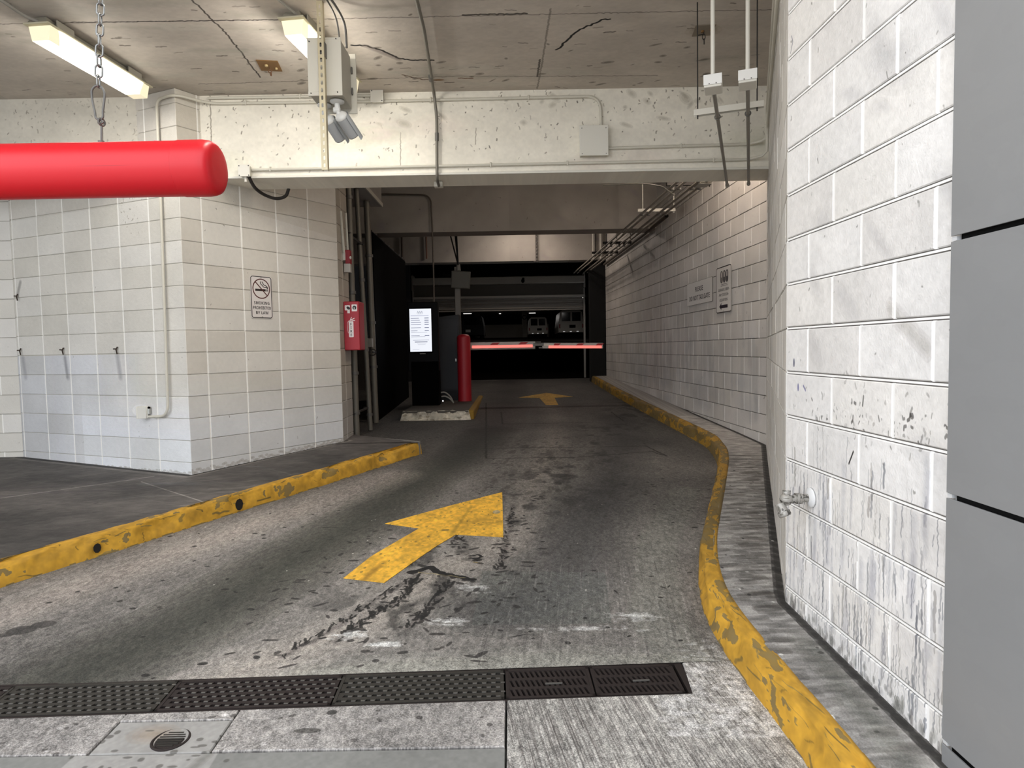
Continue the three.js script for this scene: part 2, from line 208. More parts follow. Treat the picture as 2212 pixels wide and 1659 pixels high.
// ---------------------------------------------------------------- trench drain
{
  const trench = struct('drain_channel', 'dark concrete channel under the grates');
  const ang = Math.atan(0.031), y = roadLevel(2.6), tilt = Math.atan((roadLevel(2.72) - roadLevel(2.5)) / 0.22), g = [];
  g.push(bx(8, 0.01, 0.24, 0, -0.22, 0), bx(8.03, 0.24, 0.05, 0.015, -0.129, 0.142), bx(8.03, 0.24, 0.05, 0.015, -0.1225, -0.142), bx(0.05, 0.24, 0.24, 4.035, -0.127, 0));
  const c = mg(g); c.rotateX(tilt).rotateY(ang); const end = [0.69, 2.62 + 0.031 * 0.69]; c.translate(end[0] - 4 * Math.cos(ang), y, -(end[1] - 4 * Math.sin(ang)));
  part(trench, 'channel_wall', c, plain('#1b1816', 0.95));
  const fr = [bx(8, 0.02, 0.012, 0, -0.012, 0.116), bx(8, 0.02, 0.012, 0, -0.012, -0.116), bx(0.03, 0.02, 0.23, 4.01, -0.012, 0)]; const f = mg(fr); f.rotateX(tilt).rotateY(ang); f.translate(end[0] - 4 * Math.cos(ang), y, -(end[1] - 4 * Math.sin(ang)));
  part(trench, 'frame', f, M.iron);
  // cast grates: plates with real openings
  function plate(w, d, holes) {
    const s = new THREE.Shape([[-w / 2, -d / 2], [w / 2, -d / 2], [w / 2, d / 2], [-w / 2, d / 2]].map((q) => new THREE.Vector2(...q)));
    for (const h of holes) s.holes.push(new THREE.Path(h.map((q) => new THREE.Vector2(...q))));
    return new THREE.ExtrudeGeometry(s, { depth: 0.02, bevelEnabled: false }).rotateX(-Math.PI / 2);
  }
  const pin = []; for (let r = 0; r < 6; r++) for (let c2 = 0; c2 < 17; c2++) { const x = -0.318 + c2 * 0.0385 + (r % 2) * 0.0193, z = -0.083 + r * 0.0325; if (x < 0.33) pin.push([[x - 0.0125, z - 0.006], [x + 0.0125, z - 0.006], [x + 0.007, z + 0.01], [x - 0.007, z + 0.01]]); }
  const slots = []; for (let r = 0; r < 3; r++) for (let c2 = 0; c2 < 15; c2++) { const x = -0.152 + c2 * 0.0215, z = -0.066 + r * 0.066; slots.push([[x - 0.005 + 0.006, z - 0.024], [x + 0.005 + 0.006, z - 0.024], [x + 0.005 - 0.006, z + 0.024], [x - 0.005 - 0.006, z + 0.024]]); }
  const studs = mg(pin.map((h) => bx(0.017, 0.003, 0.006, (h[0][0] + h[1][0]) / 2 + 0.0193, 0.021, -(h[0][1] + 0.002)))), gp = plate(0.682, 0.214, pin), gs = plate(0.356, 0.214, slots);
  const at = (x) => [x, y - 0.021, 2.619 + 0.031 * x];
  const brown = M.iron, grey = M.ironGrey;
  function grate(x, geo, mat, label, rim) { const t = thing('drain_grate', label, 'drain grate', at(x), ang, 'iron grates covering the trench drain'); t.rotation.order = 'YXZ'; t.rotation.x = tilt; part(t, 'plate', geo, mat); if (geo === gp) part(t, 'stud', studs, M.dullSteel).userData.kind = 'stuff'; const w = rim; part(t, 'rim', [bx(w, 0.006, 0.014, 0, 0.019, 0.1), bx(w, 0.006, 0.014, 0, 0.019, -0.1), bx(0.012, 0.006, 0.214, w / 2 - 0.006, 0.019, 0), bx(0.012, 0.006, 0.214, -w / 2 + 0.006, 0.019, 0)], mat); return t; }
  const s1 = grate(0.493, gs, brown, 'rusty iron drain grate with three rows of slots at the right end of the drain', 0.356);
  const s2 = grate(0.13, gs, brown, 'rusty slotted iron drain grate beside the one at the end of the drain', 0.356);
  for (const s of [s1, s2]) part(s, 'lifting_lug', bx(0.07, 0.004, 0.008, 0.02, 0.023, 0.012), M.dullSteel);
  grate(-0.397, gp, grey, 'grey iron drain grate with square studded holes next to the slotted grates', 0.682);
  grate(-1.085, gp, brown, 'brown iron studded drain grate behind the slab with the round cleanout', 0.682);
  grate(-1.773, gp, grey, 'grey iron studded drain grate at the left end of the view, straw lying on it', 0.682);
  const t = thing('drain_grate', 'dark iron studded grate cut by the left edge of the photograph', 'drain grate', at(-2.461), ang, 'iron grates covering the trench drain'); t.rotation.order = 'YXZ'; t.rotation.x = tilt; part(t, 'plate', gp, brown); part(t, 'stud', studs, M.dullSteel).userData.kind = 'stuff';
}
{ // round cleanout cover in its slab
  const t = thing('cleanout_cover', 'small round dark iron cover set in the pale slab before the drain', 'drain cover', [-1.268, roadLevel(2.3) - 0.006, 2.297]);
  part(t, 'ring', lathe([[0.056, -0.01], [0.066, -0.01], [0.068, 0.004], [0.064, 0.007], [0.057, 0.005], [0.056, -0.01]], 40), M.iron);
  part(t, 'lid', lathe([[0, 0.004], [0.05, 0.004], [0.055, 0.002], [0.055, -0.01]], 40), M.iron);
  const bars = []; for (let i = -3; i <= 3; i++) { const w = 2 * Math.sqrt(0.048 ** 2 - (i * 0.013) ** 2); bars.push(bx(w, 0.004, 0.005, 0, 0.005, i * 0.013)); }
  part(t, 'tread_bar', bars, M.ironGrey);
}

// ---------------------------------------------------------------- kerbs and pavements
function kerbGeo(edge, inward, z0, z1, seed, endCap) {
  const nz = Math.round((z1 - z0) / 0.03), prof = [[-0.012, -0.16], [0.0, 0.0], [0.004, 0.05], [0.01, 0.1], [0.02, 0.128], [0.036, 0.141], [0.06, 0.144], [0.085, 0.144], [0.108, 0.142], [0.112, 0.1]];
  const p = [], uv = [], ix = [], n = prof.length; let L = 0, px = null;
  for (let j = 0; j <= nz; j++) {
    const z = lerp(z0, z1, j / nz), x = edge(z), dx = edge(z + 0.02) - edge(z - 0.02), len = Math.hypot(dx, 0.04), ox = inward * 0.04 / len, oz = -inward * dx / len;
    if (px) L += Math.hypot(x - px[0], z - px[1]); px = [x, z];
    prof.forEach((q, i) => { const k = i > 0 && i < n - 2 ? 1 : 0, chip = Math.pow(Math.max(0, fbm(L * 3.2, i * 0.35, seed, 3) - 0.56), 1) * 0.16 * (i >= 2 && i <= 6 ? 1 : 0), d = k * ((fbm(L * 9, i * 0.8, seed + 5, 3) - 0.5) * 0.016) + chip; p.push(x + ox * (q[0] + d), roadLevel(z) + q[1] - (i >= 3 ? chip * 0.7 : 0) + (i > 4 && k ? (fbm(L * 8, i, seed + 8, 2) - 0.5) * 0.006 : 0), -(z + oz * (q[0] + d))); uv.push(L, i / (n - 1)); });
  }
  for (let j = 0; j < nz; j++) for (let i = 0; i < n - 1; i++) { const a = j * n + i, b = a + n; inward > 0 ? ix.push(a, a + 1, b + 1, a, b + 1, b) : ix.push(a, b + 1, a + 1, a, b, b + 1); }
  if (endCap) { const a = nz * n; for (let i = 1; i < n - 1; i++) ix.push(a, a + i, a + i + 1); }
  for (let i = 0; i < uv.length; i += 2) uv[i] /= L;
  const g = new THREE.BufferGeometry(); g.setAttribute('position', new THREE.Float32BufferAttribute(p, 3)); g.setAttribute('uv', new THREE.Float32BufferAttribute(uv, 2)); g.setIndex(ix); g.computeVertexNormals(); g.userData.length = L; return g;
}
function kerbPaint(L, w, seed, wear) {
  return sheet(w, 256, 0, L, 0, 1, '#e3ac33', (k) => {
    const r = rng(seed);
    for (let i = 0; i < 30 * L; i++) { const x = r() * L, y = r(); if (wear(x) * 0.75 > r()) { const c = ['#6b5c3c', '#8b7340', '#57503f', '#77705f', '#3d372d'][Math.floor(r() * 5)]; k.line([[x, y], [x + 0.02 + r() * 0.12, y + (r() - 0.5) * 0.25]], 0.008 + r() * 0.025, c, 0.55, 1, 0.015, i); } }
    for (let i = 0; i < 9 * L; i++) { const x = r() * L, y = 0.2 + r() * 0.5; k.line([[x, y], [x + (r() - 0.3) * 0.12, y + (r() - 0.5) * 0.3]], 0.004, '#4a3a1b', 0.8, 1, 0.008, i + 900); }
  }, (x, y, d, i) => {
    const w1 = wear(x), a = fbm(x * 5, y * 3.2, seed + 40, 4), b = fbm(x * 26, y * 9, seed + 50, 3);
    if (a + (b - 0.5) * 0.35 > 0.8 - 0.34 * w1 || (y < 0.13 && b > 0.52)) { const t = 0.45 + 0.5 * b; d[i] = lerp(d[i], 118, t); d[i + 1] = lerp(d[i + 1], 104, t); d[i + 2] = lerp(d[i + 2], 74, t); }
    return (1 - 0.24 * w1) * (0.95 + 0.3 * (a - 0.5) + 0.3 * (b - 0.5));
  });
}
const kg = kerbGeo(kerbRight, 1, 0.6, 16, 3), wearR = (L) => (zz) => { const z = 0.6 + zz; return z < 2.2 ? 0.4 : z < 3.5 ? 0.45 : z < 4.3 ? lerp(0.45, 0.95, (z - 3.5) / 0.8) : 0.95; };
const kerbR = struct('kerb_right', 'yellow painted kerb curving along the right wall into the garage'); part(kerbR, 'kerb_edge', kg, std({ map: kerbPaint(kg.userData.length, 2048, 8, wearR()), roughness: 0.75 }));
const kl = kerbGeo(kerbLeft, -1, 0.5, 7.36, 17, true), kerbL = struct('kerb_left', 'yellow painted kerb of the left pavement, ending at the driveway'); part(kerbL, 'kerb_edge', kl, std({ map: kerbPaint(kl.userData.length, 2048, 23, (x) => x > 7.6 ? 0.6 : 0.42), roughness: 0.7, side: THREE.DoubleSide }));
const weepMat = plain('#171310', 0.9);
function weep(x, z, w) { const y = roadLevel(z) + 0.06, dx = kerbLeft(z + 0.05) - kerbLeft(z - 0.05), a = Math.atan2(dx, 0.1); const g = new THREE.CylinderGeometry(w * 0.5, w * 0.4, 0.012, 9).rotateZ(Math.PI / 2).scale(1, 1.3, 1); g.rotateY(-a + Math.PI); g.translate(kerbLeft(z) - 0.004, y, -z); return g; }
part(kerbL, 'weep_hole', [weep(0, 5.2, 0.075)], weepMat, 'dark drain hole in the kerb face'); part(kerbL, 'weep_hole', [weep(0, 4.2, 0.05)], weepMat);

const walkTexL = sheet(2048, 1280, -6.2, -0.8, 2.6, 8, '#4b4744', (k) => {
  const r = rng(3);
  for (let i = 0; i < 12; i++) { const x = -6 + r() * 4, z = 4.2 + r() * 2; k.line([[x, z], [x + 0.8, z + (r() - 0.5) * 0.5], [x + 1.6, z + (r() - 0.5)]], 0.02 + r() * 0.05, r() < 0.5 ? '#3a3734' : '#8e8a85', 0.22, 3, 0.03, i); }
  k.line([[-6.2, 6.2], [-4.4, 5.9], [-3.2, 5.5], [-2.2, 6.6]], 0.8, '#4a4744', 0.5, 8);
  k.line([[-5.3, 6.85], [-2.97, 5.87], [-1.9, 7.5]], 0.07, '#8d8a85', 0.5, 3); k.line([[-5.3, 6.88], [-2.97, 5.9], [-1.93, 7.5]], 0.03, '#1e1c1a', 0.9);
  k.line([[-3.3, 5.7], [-2.3, 4.9]], 0.01, '#a5a19b', 0.5); k.line([[-4.2, 5.2], [-3.6, 5.65], [-3.3, 5.9]], 0.012, '#a5a19b', 0.5);
  for (let i = 0; i < 130; i++) k.spot(-6 + r() * 5, 2.8 + r() * 5, 0.006 + r() * 0.02, 0.006 + r() * 0.015, '#2d2a28', 0.6);
}, (x, z) => 1 + 1.1 * (fbm(x * 1.6, z * 2.4, 91, 4) - 0.5) + 0.45 * (fbm(x * 14, z * 30, 92, 3) - 0.5) + 0.14 * (hash(Math.floor(x * 240), Math.floor(z * 240), 5) - 0.5));
const walkTexR = sheet(1024, 2048, 0.9, 2.8, 1, 9, '#94918d', (k) => {
  const r = rng(6);
  for (let i = 0; i < 420; i++) { const z = 1.6 + r() * 4.8, e = wallRightX(z), x = e - Math.pow(r(), 1.6) * 0.34; k.line([[x, z], [x - 0.05 - r() * 0.12, z + (r() - 0.5) * 0.03]], 0.006 + r() * 0.02, '#35332f', 0.22); }
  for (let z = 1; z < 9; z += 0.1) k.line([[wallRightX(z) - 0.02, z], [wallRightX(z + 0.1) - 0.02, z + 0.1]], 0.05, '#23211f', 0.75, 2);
  for (let i = 0; i < 70; i++) k.spot(1.05 + r() * 1, 1.8 + r() * 4, 0.004 + r() * 0.01, 0.005 + r() * 0.008, r() < 0.4 ? '#d8d6d0' : '#262422', 0.8);
  k.line([[1.15, 1.2], [1.2, 2.6]], 0.14, '#5a5956', 0.5, 4);
}, (x, z) => 1 + 0.4 * (fbm(x * 3, z * 3, 101, 4) - 0.5) + 0.6 * (fbm(x * 12, z * 40, 102, 3) - 0.5) + 0.2 * (hash(Math.floor(x * 260), Math.floor(z * 260), 8) - 0.5));
const walkL = struct('pavement_left', 'dark grey concrete pavement below the left block walls');
part(walkL, 'pavement_slab', ground(0.5, 7.36, 0.06, () => -11, (z) => kerbLeft(z) - 0.09 * (kerbLeft(z) < 0 ? 1 : 1), 30, (z) => walkLevel(z) + 0.002, [-6.2, -0.8, 2.6, 8]), std({ map: walkTexL, roughness: 0.72, bumpMap: relief(gritTile, 8, 8), bumpScale: 0.003 }));
part(walkL, 'pavement_slab', (() => { const g = ground(7.3, 7.92, 0.05, () => -4, (z) => lerp(-1.06, -1.94, clamp((z - 7.34) / 0.56)), 12, (z) => walkLevel(z) + 0.002, [-6.2, -0.8, 2.6, 8]); return g; })(), std({ map: walkTexL, roughness: 0.72 }));
part(walkL, 'pavement_edge', (() => { const a = W(-1.06, walkLevel(7.34) + 0.002, 7.34), b = W(-1.97, walkLevel(7.92) + 0.002, 7.92), d = b.clone().sub(a), g = new THREE.BoxGeometry(d.length(), 0.2, 0.02); g.rotateY(Math.atan2(-d.z, d.x)); return g.translate((a.x + b.x) / 2, (a.y + b.y) / 2 - 0.1, (a.z + b.z) / 2 + 0.01); })(), plain('#6e6a64', 0.9));
const walkR = struct('pavement_right', 'narrow grey concrete pavement between the yellow kerb and the right wall');
part(walkR, 'pavement_slab', ground(0.6, 16, 0.06, (z) => kerbRight(z) + 0.09, (z) => wallRightX(z) + 0.03, 6, (z) => walkLevel(z) + 0.002, [0.9, 2.8, 1, 9]), std({ map: walkTexR, roughness: 0.82, bumpMap: relief(gritTile, 4, 16), bumpScale: 0.003 }));
{ // painted arrows
  function arrow(name, label, pts, z, wornSeed, hex, alphaHole) {
    const s = new THREE.Shape(pts.map((q) => new THREE.Vector2(...q))), g = new THREE.ExtrudeGeometry(s, { depth: 0.003, bevelEnabled: false });
    const q = g.attributes.position, u = g.attributes.uv, n = g.attributes.normal; const xs = pts.map((a) => a[0]), zs = pts.map((a) => a[1]), x0 = Math.min(...xs), x1 = Math.max(...xs), z0 = Math.min(...zs), z1 = Math.max(...zs);
    for (let i = 0; i < q.count; i++) { const x = q.getX(i), zz = q.getY(i), t = q.getZ(i); q.setXYZ(i, x, roadLevel(zz) + t + 0.0015, -zz); n.setXYZ(i, n.getX(i), n.getZ(i), -n.getY(i)); u.setXY(i, (x - x0) / (x1 - x0), (zz - z0) / (z1 - z0)); }
    const map = sheet(768, 1024, x0, x1, z0, z1, hex, (k) => {
      const r = rng(wornSeed);
      k.line([[-0.45, 4.5], [-0.35, 5.2]], 0.03, '#a37e26', 0.5, 2); k.line([[-0.9, 3.7], [-0.82, 4.0]], 0.05, '#93701f', 0.6, 3); k.spot(-0.14, 5.05, 0.03, 0.05, '#a39a86', 0.8); k.spot(-0.5, 4.62, 0.03, 0.02, '#7b6736', 0.8);
      for (let i = 0; i < 160; i++) k.spot(lerp(x0, x1, r()), lerp(z0, z1, r()), 0.003 + r() * 0.008, 0.003 + r() * 0.014, '#6d5c30', 0.6);
    }, (x, zz) => 1 + 0.3 * (fbm(x * 6, zz * 5, wornSeed, 4) - 0.5) + 0.4 * (fbm(x * 40, zz * 26, wornSeed + 1, 3) - 0.5));
    const m = shade(new THREE.Mesh(g, std({ map, roughness: 0.7 }))); m.name = numbered(name); m.userData = { label, category: 'road marking' }; scene.add(m);
  }
  arrow('painted_arrow', 'large yellow arrow painted on the driveway, pointing into the garage', [[-0.103, 5.652], [-0.5, 5.28], [-0.97, 4.802], [-0.695, 4.676], [-0.9, 4.18], [-0.93, 4.1], [-1.013, 3.758], [-0.758, 3.678], [-0.6, 4.1], [-0.52, 4.3], [-0.415, 4.52], [-0.08, 4.446], [-0.09, 5.0]], 4.6, 61, '#e6b13a');
  arrow('painted_arrow', 'faded small yellow arrow painted on the dark ramp before the red barrier arm', [[0.72, 13.6], [0.13, 12.85], [0.53, 12.72], [0.6, 11.6], [0.82, 11.57], [0.83, 12.7], [1.2, 12.83]], 12.5, 62, '#b08a35');
}

// ---------------------------------------------------------------- block walls
const COURSE = 0.2032, BLOCK = 0.4064;
function blockGeo(w, h, u0, v0, UL, VH, out) {
  const c = 0.0035, d = 0.02, x = w / 2, y = h / 2, p = [], uv = [];
  const F = [[-x + c, -y + c, out], [x - c, -y + c, out], [x - c, y - c, out], [-x + c, y - c, out]], S = [[-x, -y, out - c], [x, -y, out - c], [x, y, out - c], [-x, y, out - c]], Bk = [[-x, -y, -d], [x, -y, -d], [x, y, -d], [-x, y, -d]];
  const q = (a, b, c2, e) => { for (const v of [a, b, c2, a, c2, e]) { p.push(...v); uv.push((u0 + v[0] + x) / UL, (v0 + v[1] + y) / VH); } };
  q(F[0], F[1], F[2], F[3]); for (let i = 0; i < 4; i++) { const j = (i + 1) % 4; q(S[i], S[j], F[j], F[i]); q(Bk[i], Bk[j], S[j], S[i]); }
  const g = new THREE.BufferGeometry(); g.setAttribute('position', new THREE.Float32BufferAttribute(p, 3)); g.setAttribute('uv', new THREE.Float32BufferAttribute(uv, 2)); g.computeVertexNormals(); return g;
}
function blockWall(name, label, o) {
  // o: a, b = [X,Z] ends left to right as seen; y0, y1; line = height of one bed joint; joints(k) = offsets of the head joints; from = first metre built block by block
  const dX = o.b[0] - o.a[0], dZ = o.b[1] - o.a[1], len = Math.hypot(dX, dZ), t = struct(name, label);
  t.position.set(o.a[0], 0, -o.a[1]); t.rotation.y = Math.atan2(dZ, dX);
  const H = o.y1, mats = o.tones.map((c) => std({ map: o.map, color: new THREE.Color(c), roughness: o.rough ?? 0.6, bumpMap: relief(wallTile, len / 0.6, H / 0.6), bumpScale: 0.0022 }));
  const r = rng(o.seed), far = [[], [], []], heads = [];
  const k0 = Math.floor((o.y0 - o.line) / COURSE), k1 = Math.ceil((o.y1 - o.line) / COURSE);
  for (let k = k0; k < k1; k++) {
    const ya = Math.max(o.y0, o.line + k * COURSE), yb = Math.min(o.y1, o.line + (k + 1) * COURSE); if (yb - ya < 0.02) continue;
    const js = [0, ...o.joints(k).filter((s) => s > 0.03 && s < len - 0.03).sort((a, b) => a - b), len];
    for (let i = 0; i < js.length - 1; i++) {
      const a = js[i] + (i ? 0.0055 : 0), b = js[i + 1] - (i < js.length - 2 ? 0.0055 : 0), h = yb - ya - (o.gap ?? 0.005), out = (r() - 0.5) * 0.0028, tone = Math.floor(r() * mats.length);
      const g = blockGeo(b - a, h, a, ya + (o.gap ?? 0.005) / 2, len, H, out), cx = (a + b) / 2, cy = (ya + yb) / 2;
      if (b < (o.from ?? 0)) { far[tone % 3].push(g.translate(cx, cy, 0)); }
      else { const m = part(t, 'block', g, mats[tone]); m.position.set(cx, cy, 0); m.rotation.z = (r() - 0.5) * 0.003; }
      if (i) heads.push(bx(0.0135, h + 0.002, 0.02, js[i], cy, -0.0115 - 0.001));
    }
    if (o.bed) heads.push(bx(len - 0.002, 0.0075, 0.02, len / 2, ya, -0.0125));
  }
  far.forEach((l, i) => { if (l.length) { const m = part(t, 'block_course', l, mats[i % mats.length]); m.userData.kind = 'stuff'; } });
  part(t, 'mortar', heads, plain(o.mortar ?? '#f1efe9', 0.7), 'clean white paint filling the upright joints');
  part(t, 'wall_core', bx(len - 0.01, o.y1 - o.y0 + 0.1, o.thick ?? 0.15, len / 2, (o.y0 + o.y1) / 2 - 0.05, -(o.thick ?? 0.15) / 2 - 0.0065), plain(o.core ?? '#a5a29b', 0.9));
  return t;
}
const every = (off, len, step = BLOCK) => { const l = []; for (let s = off - Math.ceil(off / step) * step; s < len; s += step) l.push(s); return l; };
const speck = (k, r, n, a0, a1, b0, b1, s, col = '#55524e', al = 0.7) => { for (let i = 0; i < n; i++) { const a = lerp(a0, a1, r()), b = lerp(b0, b1, r()), w = s * (0.4 + r()); k.line([[a, b], [a + (r() - 0.5) * w * 2, b + (r() - 0.3) * w * 3]], w * 0.5, col, al * (0.4 + 0.6 * r()), 1, w * 0.4, i); } };

// right, nearest: dirty white wall beside the camera
const nLen = 1.135;
const nMap = sheet(1024, 2048, 0, nLen, 0, 3.8, '#ebe9e7', (k) => {
  const r = rng(41);
  for (let i = 0; i < 420; i++) { const x = r() * nLen, y = 0.15 + Math.pow(r(), 1.5) * 0.75, l = 0.02 + r() * 0.16; k.line([[x, y], [x + (r() - 0.5) * 0.015, y + l]], 0.002 + r() * r() * 0.012, ['#5b5e68', '#73757c', '#8a8783'][i % 3], 0.14 + r() * 0.4, 1, 0.004, i); }
  for (let i = 0; i < 40; i++) { const x = r() * nLen, y = 0.2 + r() * 0.6; k.line([[x, y], [x + 0.01, y + 0.05 + r() * 0.22]], 0.02 + r() * 0.03, '#9c9fa8', 0.25, 3); }
  for (let x = 0; x < nLen; x += 0.012) k.spot(x, 0.1 + r() * 0.07 + (1 - x / nLen) * 0.06, 0.006 + r() * 0.01, 0.008 + r() * 0.03, '#55544f', 0.2 + 0.4 * r(), 2);
  for (let i = 0; i < 16; i++) k.spot(r() * nLen, 0.8 + r() * 2.4, 0.06 + r() * 0.12, 0.03 + r() * 0.05, '#bcbab7', 0.35, 5, r());
  speck(k, r, 130, 0, nLen, 0.9, 3.8, 0.008, '#6a6864', 0.6);
  speck(k, r, 60, 0.2, 1.1, 1.06, 1.18, 0.012, '#4c4a48', 0.7); speck(k, r, 40, 0.5, 1.0, 1.0, 1.3, 0.012, '#8a8784', 0.5);
  k.line([[0.55, 0.94], [0.58, 0.99]], 0.006, '#2a2827', 0.9); k.spot(0.08, 1.32, 0.008, 0.02, '#4b4a63', 0.7); k.spot(0.12, 1.21, 0.006, 0.018, '#5a5a92', 0.8); k.line([[0.17, 1.22], [0.19, 1.2]], 0.006, '#54538a', 0.7);
  k.line([[0.8, 1.52], [1.0, 1.38]], 0.05, '#b4b1ad', 0.5, 3);
  k.line([[0.03, 2.72], [0.05, 2.76], [0.04, 2.79]], 0.004, '#3b3f55', 0.8);
  for (let i = 0; i < 10; i++) k.line([[0.4 + i * 0.03, 3.0 + i * 0.04], [0.46 + i * 0.03, 3.06 + i * 0.04]], 0.04, '#8c7f76', 0.25, 3);
}, (x, y) => 1 + 0.09 * (fbm(x * 5, y * 5, 111, 4) - 0.5) + 0.07 * (fbm(x * 50, y * 50, 112, 2) - 0.5));
blockWall('wall_right', 'near white block wall on the right with dirt streaks and a hose tap', { a: [1.282, 3.03], b: [1.3045, 3.03 - nLen], y0: walkLevel(2.2) - 0.06, y1: 3.785, line: 1.878, joints: (k) => every(k & 1 ? 0.213 : 0.0098, nLen), tones: ['#ffffff', '#fbfbfb', '#f5f4f3', '#fdfcfa'], map: nMap, seed: 5, mortar: '#fbfaf8', core: '#6f6b67', rough: 0.5, gap: 0.016, bed: true });

// right, slanting away towards the corridor
const tLen = Math.hypot(1.396, 3.8);
const tMap = sheet(1024, 1024, 0, tLen, 0, 3.8, '#d6d3ce', (k) => {
  const r = rng(44);
  for (let i = 0; i < 240; i++) { const x = r() * tLen, y = 0.2 + r() * 1.6; k.line([[x, y], [x, y + 0.1 + r() * 0.6]], 0.01 + r() * 0.03, r() < 0.6 ? '#a9a6a2' : '#e9e7e3', 0.22, 2); }
  speck(k, r, 200, 0, tLen, 0.3, 3.8, 0.012, '#6b6864', 0.6);
}, (x, y) => 1 + 0.14 * (fbm(x * 4, y * 2, 121, 4) - 0.5));
blockWall('wall_right_slant', 'white block wall slanting away on the right, pipes along its top', { a: [2.678, 6.83], b: [1.282, 3.03], y0: walkLevel(5) - 0.14, y1: 3.785, line: 1.878, joints: (k) => every(k & 1 ? 0.05 : 0.2532, tLen), tones: ['#ffffff', '#fbfaf8', '#f6f5f3'], map: tMap, seed: 6, core: '#8a8681' });

// corridor wall
const wLen = Math.hypot(0.344, 9.17);
const wMap = sheet(2048, 1024, 0, wLen, 0, 4.6, '#cdc9c4', (k) => {
  const r = rng(47);
  for (let i = 0; i < 160; i++) { const x = r() * wLen, y = 0.5 + r() * 0.9; k.line([[x, y], [x, y + 0.2 + r() * 0.5]], 0.04 + r() * 0.12, r() < 0.55 ? '#9a9794' : '#dedbd7', 0.22, 3); }
  for (let i = 0; i < 26; i++) k.spot(3 + r() * 6, 0.5 + r() * 0.5, 0.3, 0.12, '#a9a8a8', 0.3, 4);
  k.line([[0, 0.62], [wLen, 0.3]], 0.05, '#dddad6', 0.5, 2);
  speck(k, r, 140, 0, wLen, 0.6, 4, 0.02, '#5b5753', 0.5);
  for (const [x, y] of [[5.6, 3.05], [4.2, 3.3], [6.3, 3.4]]) k.spot(x, y, 0.22, 0.1, '#8c7f77', 0.4, 4);
  k.line([[5.05, 0.8], [5.05, 3.4]], 0.03, '#8f8b87', 0.5, 2);
}, (x, y) => 1 + 0.16 * (fbm(x * 2, y * 2, 131, 4) - 0.5));
const wJ = wLen + (-0.18);
blockWall('wall_right_corridor', 'long white block wall of the corridor on the right, carrying two signs', { a: [2.334, 16], b: [2.678, 6.83], y0: 0.22, y1: 4.6, line: 1.0611 - COURSE * 5, joints: (k) => every(wJ % BLOCK + (k & 1 ? 0 : COURSE), wLen), tones: ['#ffffff', '#fbfaf9', '#f7f6f4'], map: wMap, seed: 7, from: 4.9, core: '#5d5955', mortar: '#efece7', gap: 0.007 });

// left pillar: two visible faces, the return and the wall behind the pavement
const lA = [-5.243, 6.9], lC = [-2.968, 5.935], rB = [-1.957, 7.45], lLen = Math.hypot(lC[0] - lA[0], lC[1] - lA[1]), rLen = Math.hypot(rB[0] - lC[0], rB[1] - lC[1]);
const lMap = sheet(1024, 1536, 0, lLen, 0, 3.8, '#d9d6cf', (k) => {
  const r = rng(51);
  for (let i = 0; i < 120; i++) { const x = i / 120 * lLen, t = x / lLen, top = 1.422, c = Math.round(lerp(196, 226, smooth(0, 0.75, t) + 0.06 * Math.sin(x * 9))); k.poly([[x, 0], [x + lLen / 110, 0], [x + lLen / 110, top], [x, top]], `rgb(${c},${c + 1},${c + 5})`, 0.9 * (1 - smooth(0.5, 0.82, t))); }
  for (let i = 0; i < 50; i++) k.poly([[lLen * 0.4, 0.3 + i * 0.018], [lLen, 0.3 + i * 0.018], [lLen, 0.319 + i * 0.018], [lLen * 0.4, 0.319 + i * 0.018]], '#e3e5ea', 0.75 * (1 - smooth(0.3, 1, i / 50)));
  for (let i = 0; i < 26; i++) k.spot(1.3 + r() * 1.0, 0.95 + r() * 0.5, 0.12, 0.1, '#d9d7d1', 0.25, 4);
  k.poly([[0, 2.84], [0, 3.8], [lLen, 3.8], [lLen, 3.1], [1.6, 2.84]], '#c6c2ba', 0.5); k.spot(1.9, 3.12, 0.25, 0.05, '#e4dccf', 0.7, 3);  // darker top: shade under the beam painted into the wall colour
  for (const [x, y] of [[0.06, 1.4], [0.74, 1.4], [1.52, 1.4]]) { k.line([[x + 0.03, y], [x + 0.06, y - 0.2]], 0.07, '#8f8f90', 0.5, 4); }
  k.line([[0.77, 1.4], [0.79, 1.2]], 0.035, '#85858a', 0.5, 2); k.line([[0.05, 2.05], [0.12, 2.2]], 0.05, '#7d7a75', 0.6, 3);
  speck(k, r, 40, 0.2, lLen, 0.4, 3.4, 0.01, '#6e6a64', 0.6); speck(k, r, 26, 1.7, 2.0, 2.55, 2.9, 0.014, '#8c8478', 0.7);
  k.spot(lLen - 0.62, 0.88, 0.13, 0.06, '#f2f2f2', 0.8, 2);
  for (let x = 0; x < lLen; x += 0.02) k.spot(x, 0.29 + r() * 0.03, 0.02, 0.012, '#a9a6a0', 0.5);
  k.line([[0, 0.284], [lLen, 0.284]], 0.014, '#3a3835', 0.8, 1, 0.004, 4);
}, (x, y) => 1 + 0.08 * (fbm(x * 3, y * 3, 141, 4) - 0.5) + 0.03 * (fbm(x * 40, y * 40, 142, 2) - 0.5));
blockWall('wall_left', 'white stacked block wall facing the driveway, conduit and power outlet on it', { a: lA, b: lC, y0: 0.2, y1: 3.785, line: 0, joints: () => every(lLen % BLOCK, lLen), tones: ['#ffffff', '#faf9f7', '#f5f4f1'], map: lMap, seed: 8, mortar: '#f6f4ee', core: '#b4b0a7' });
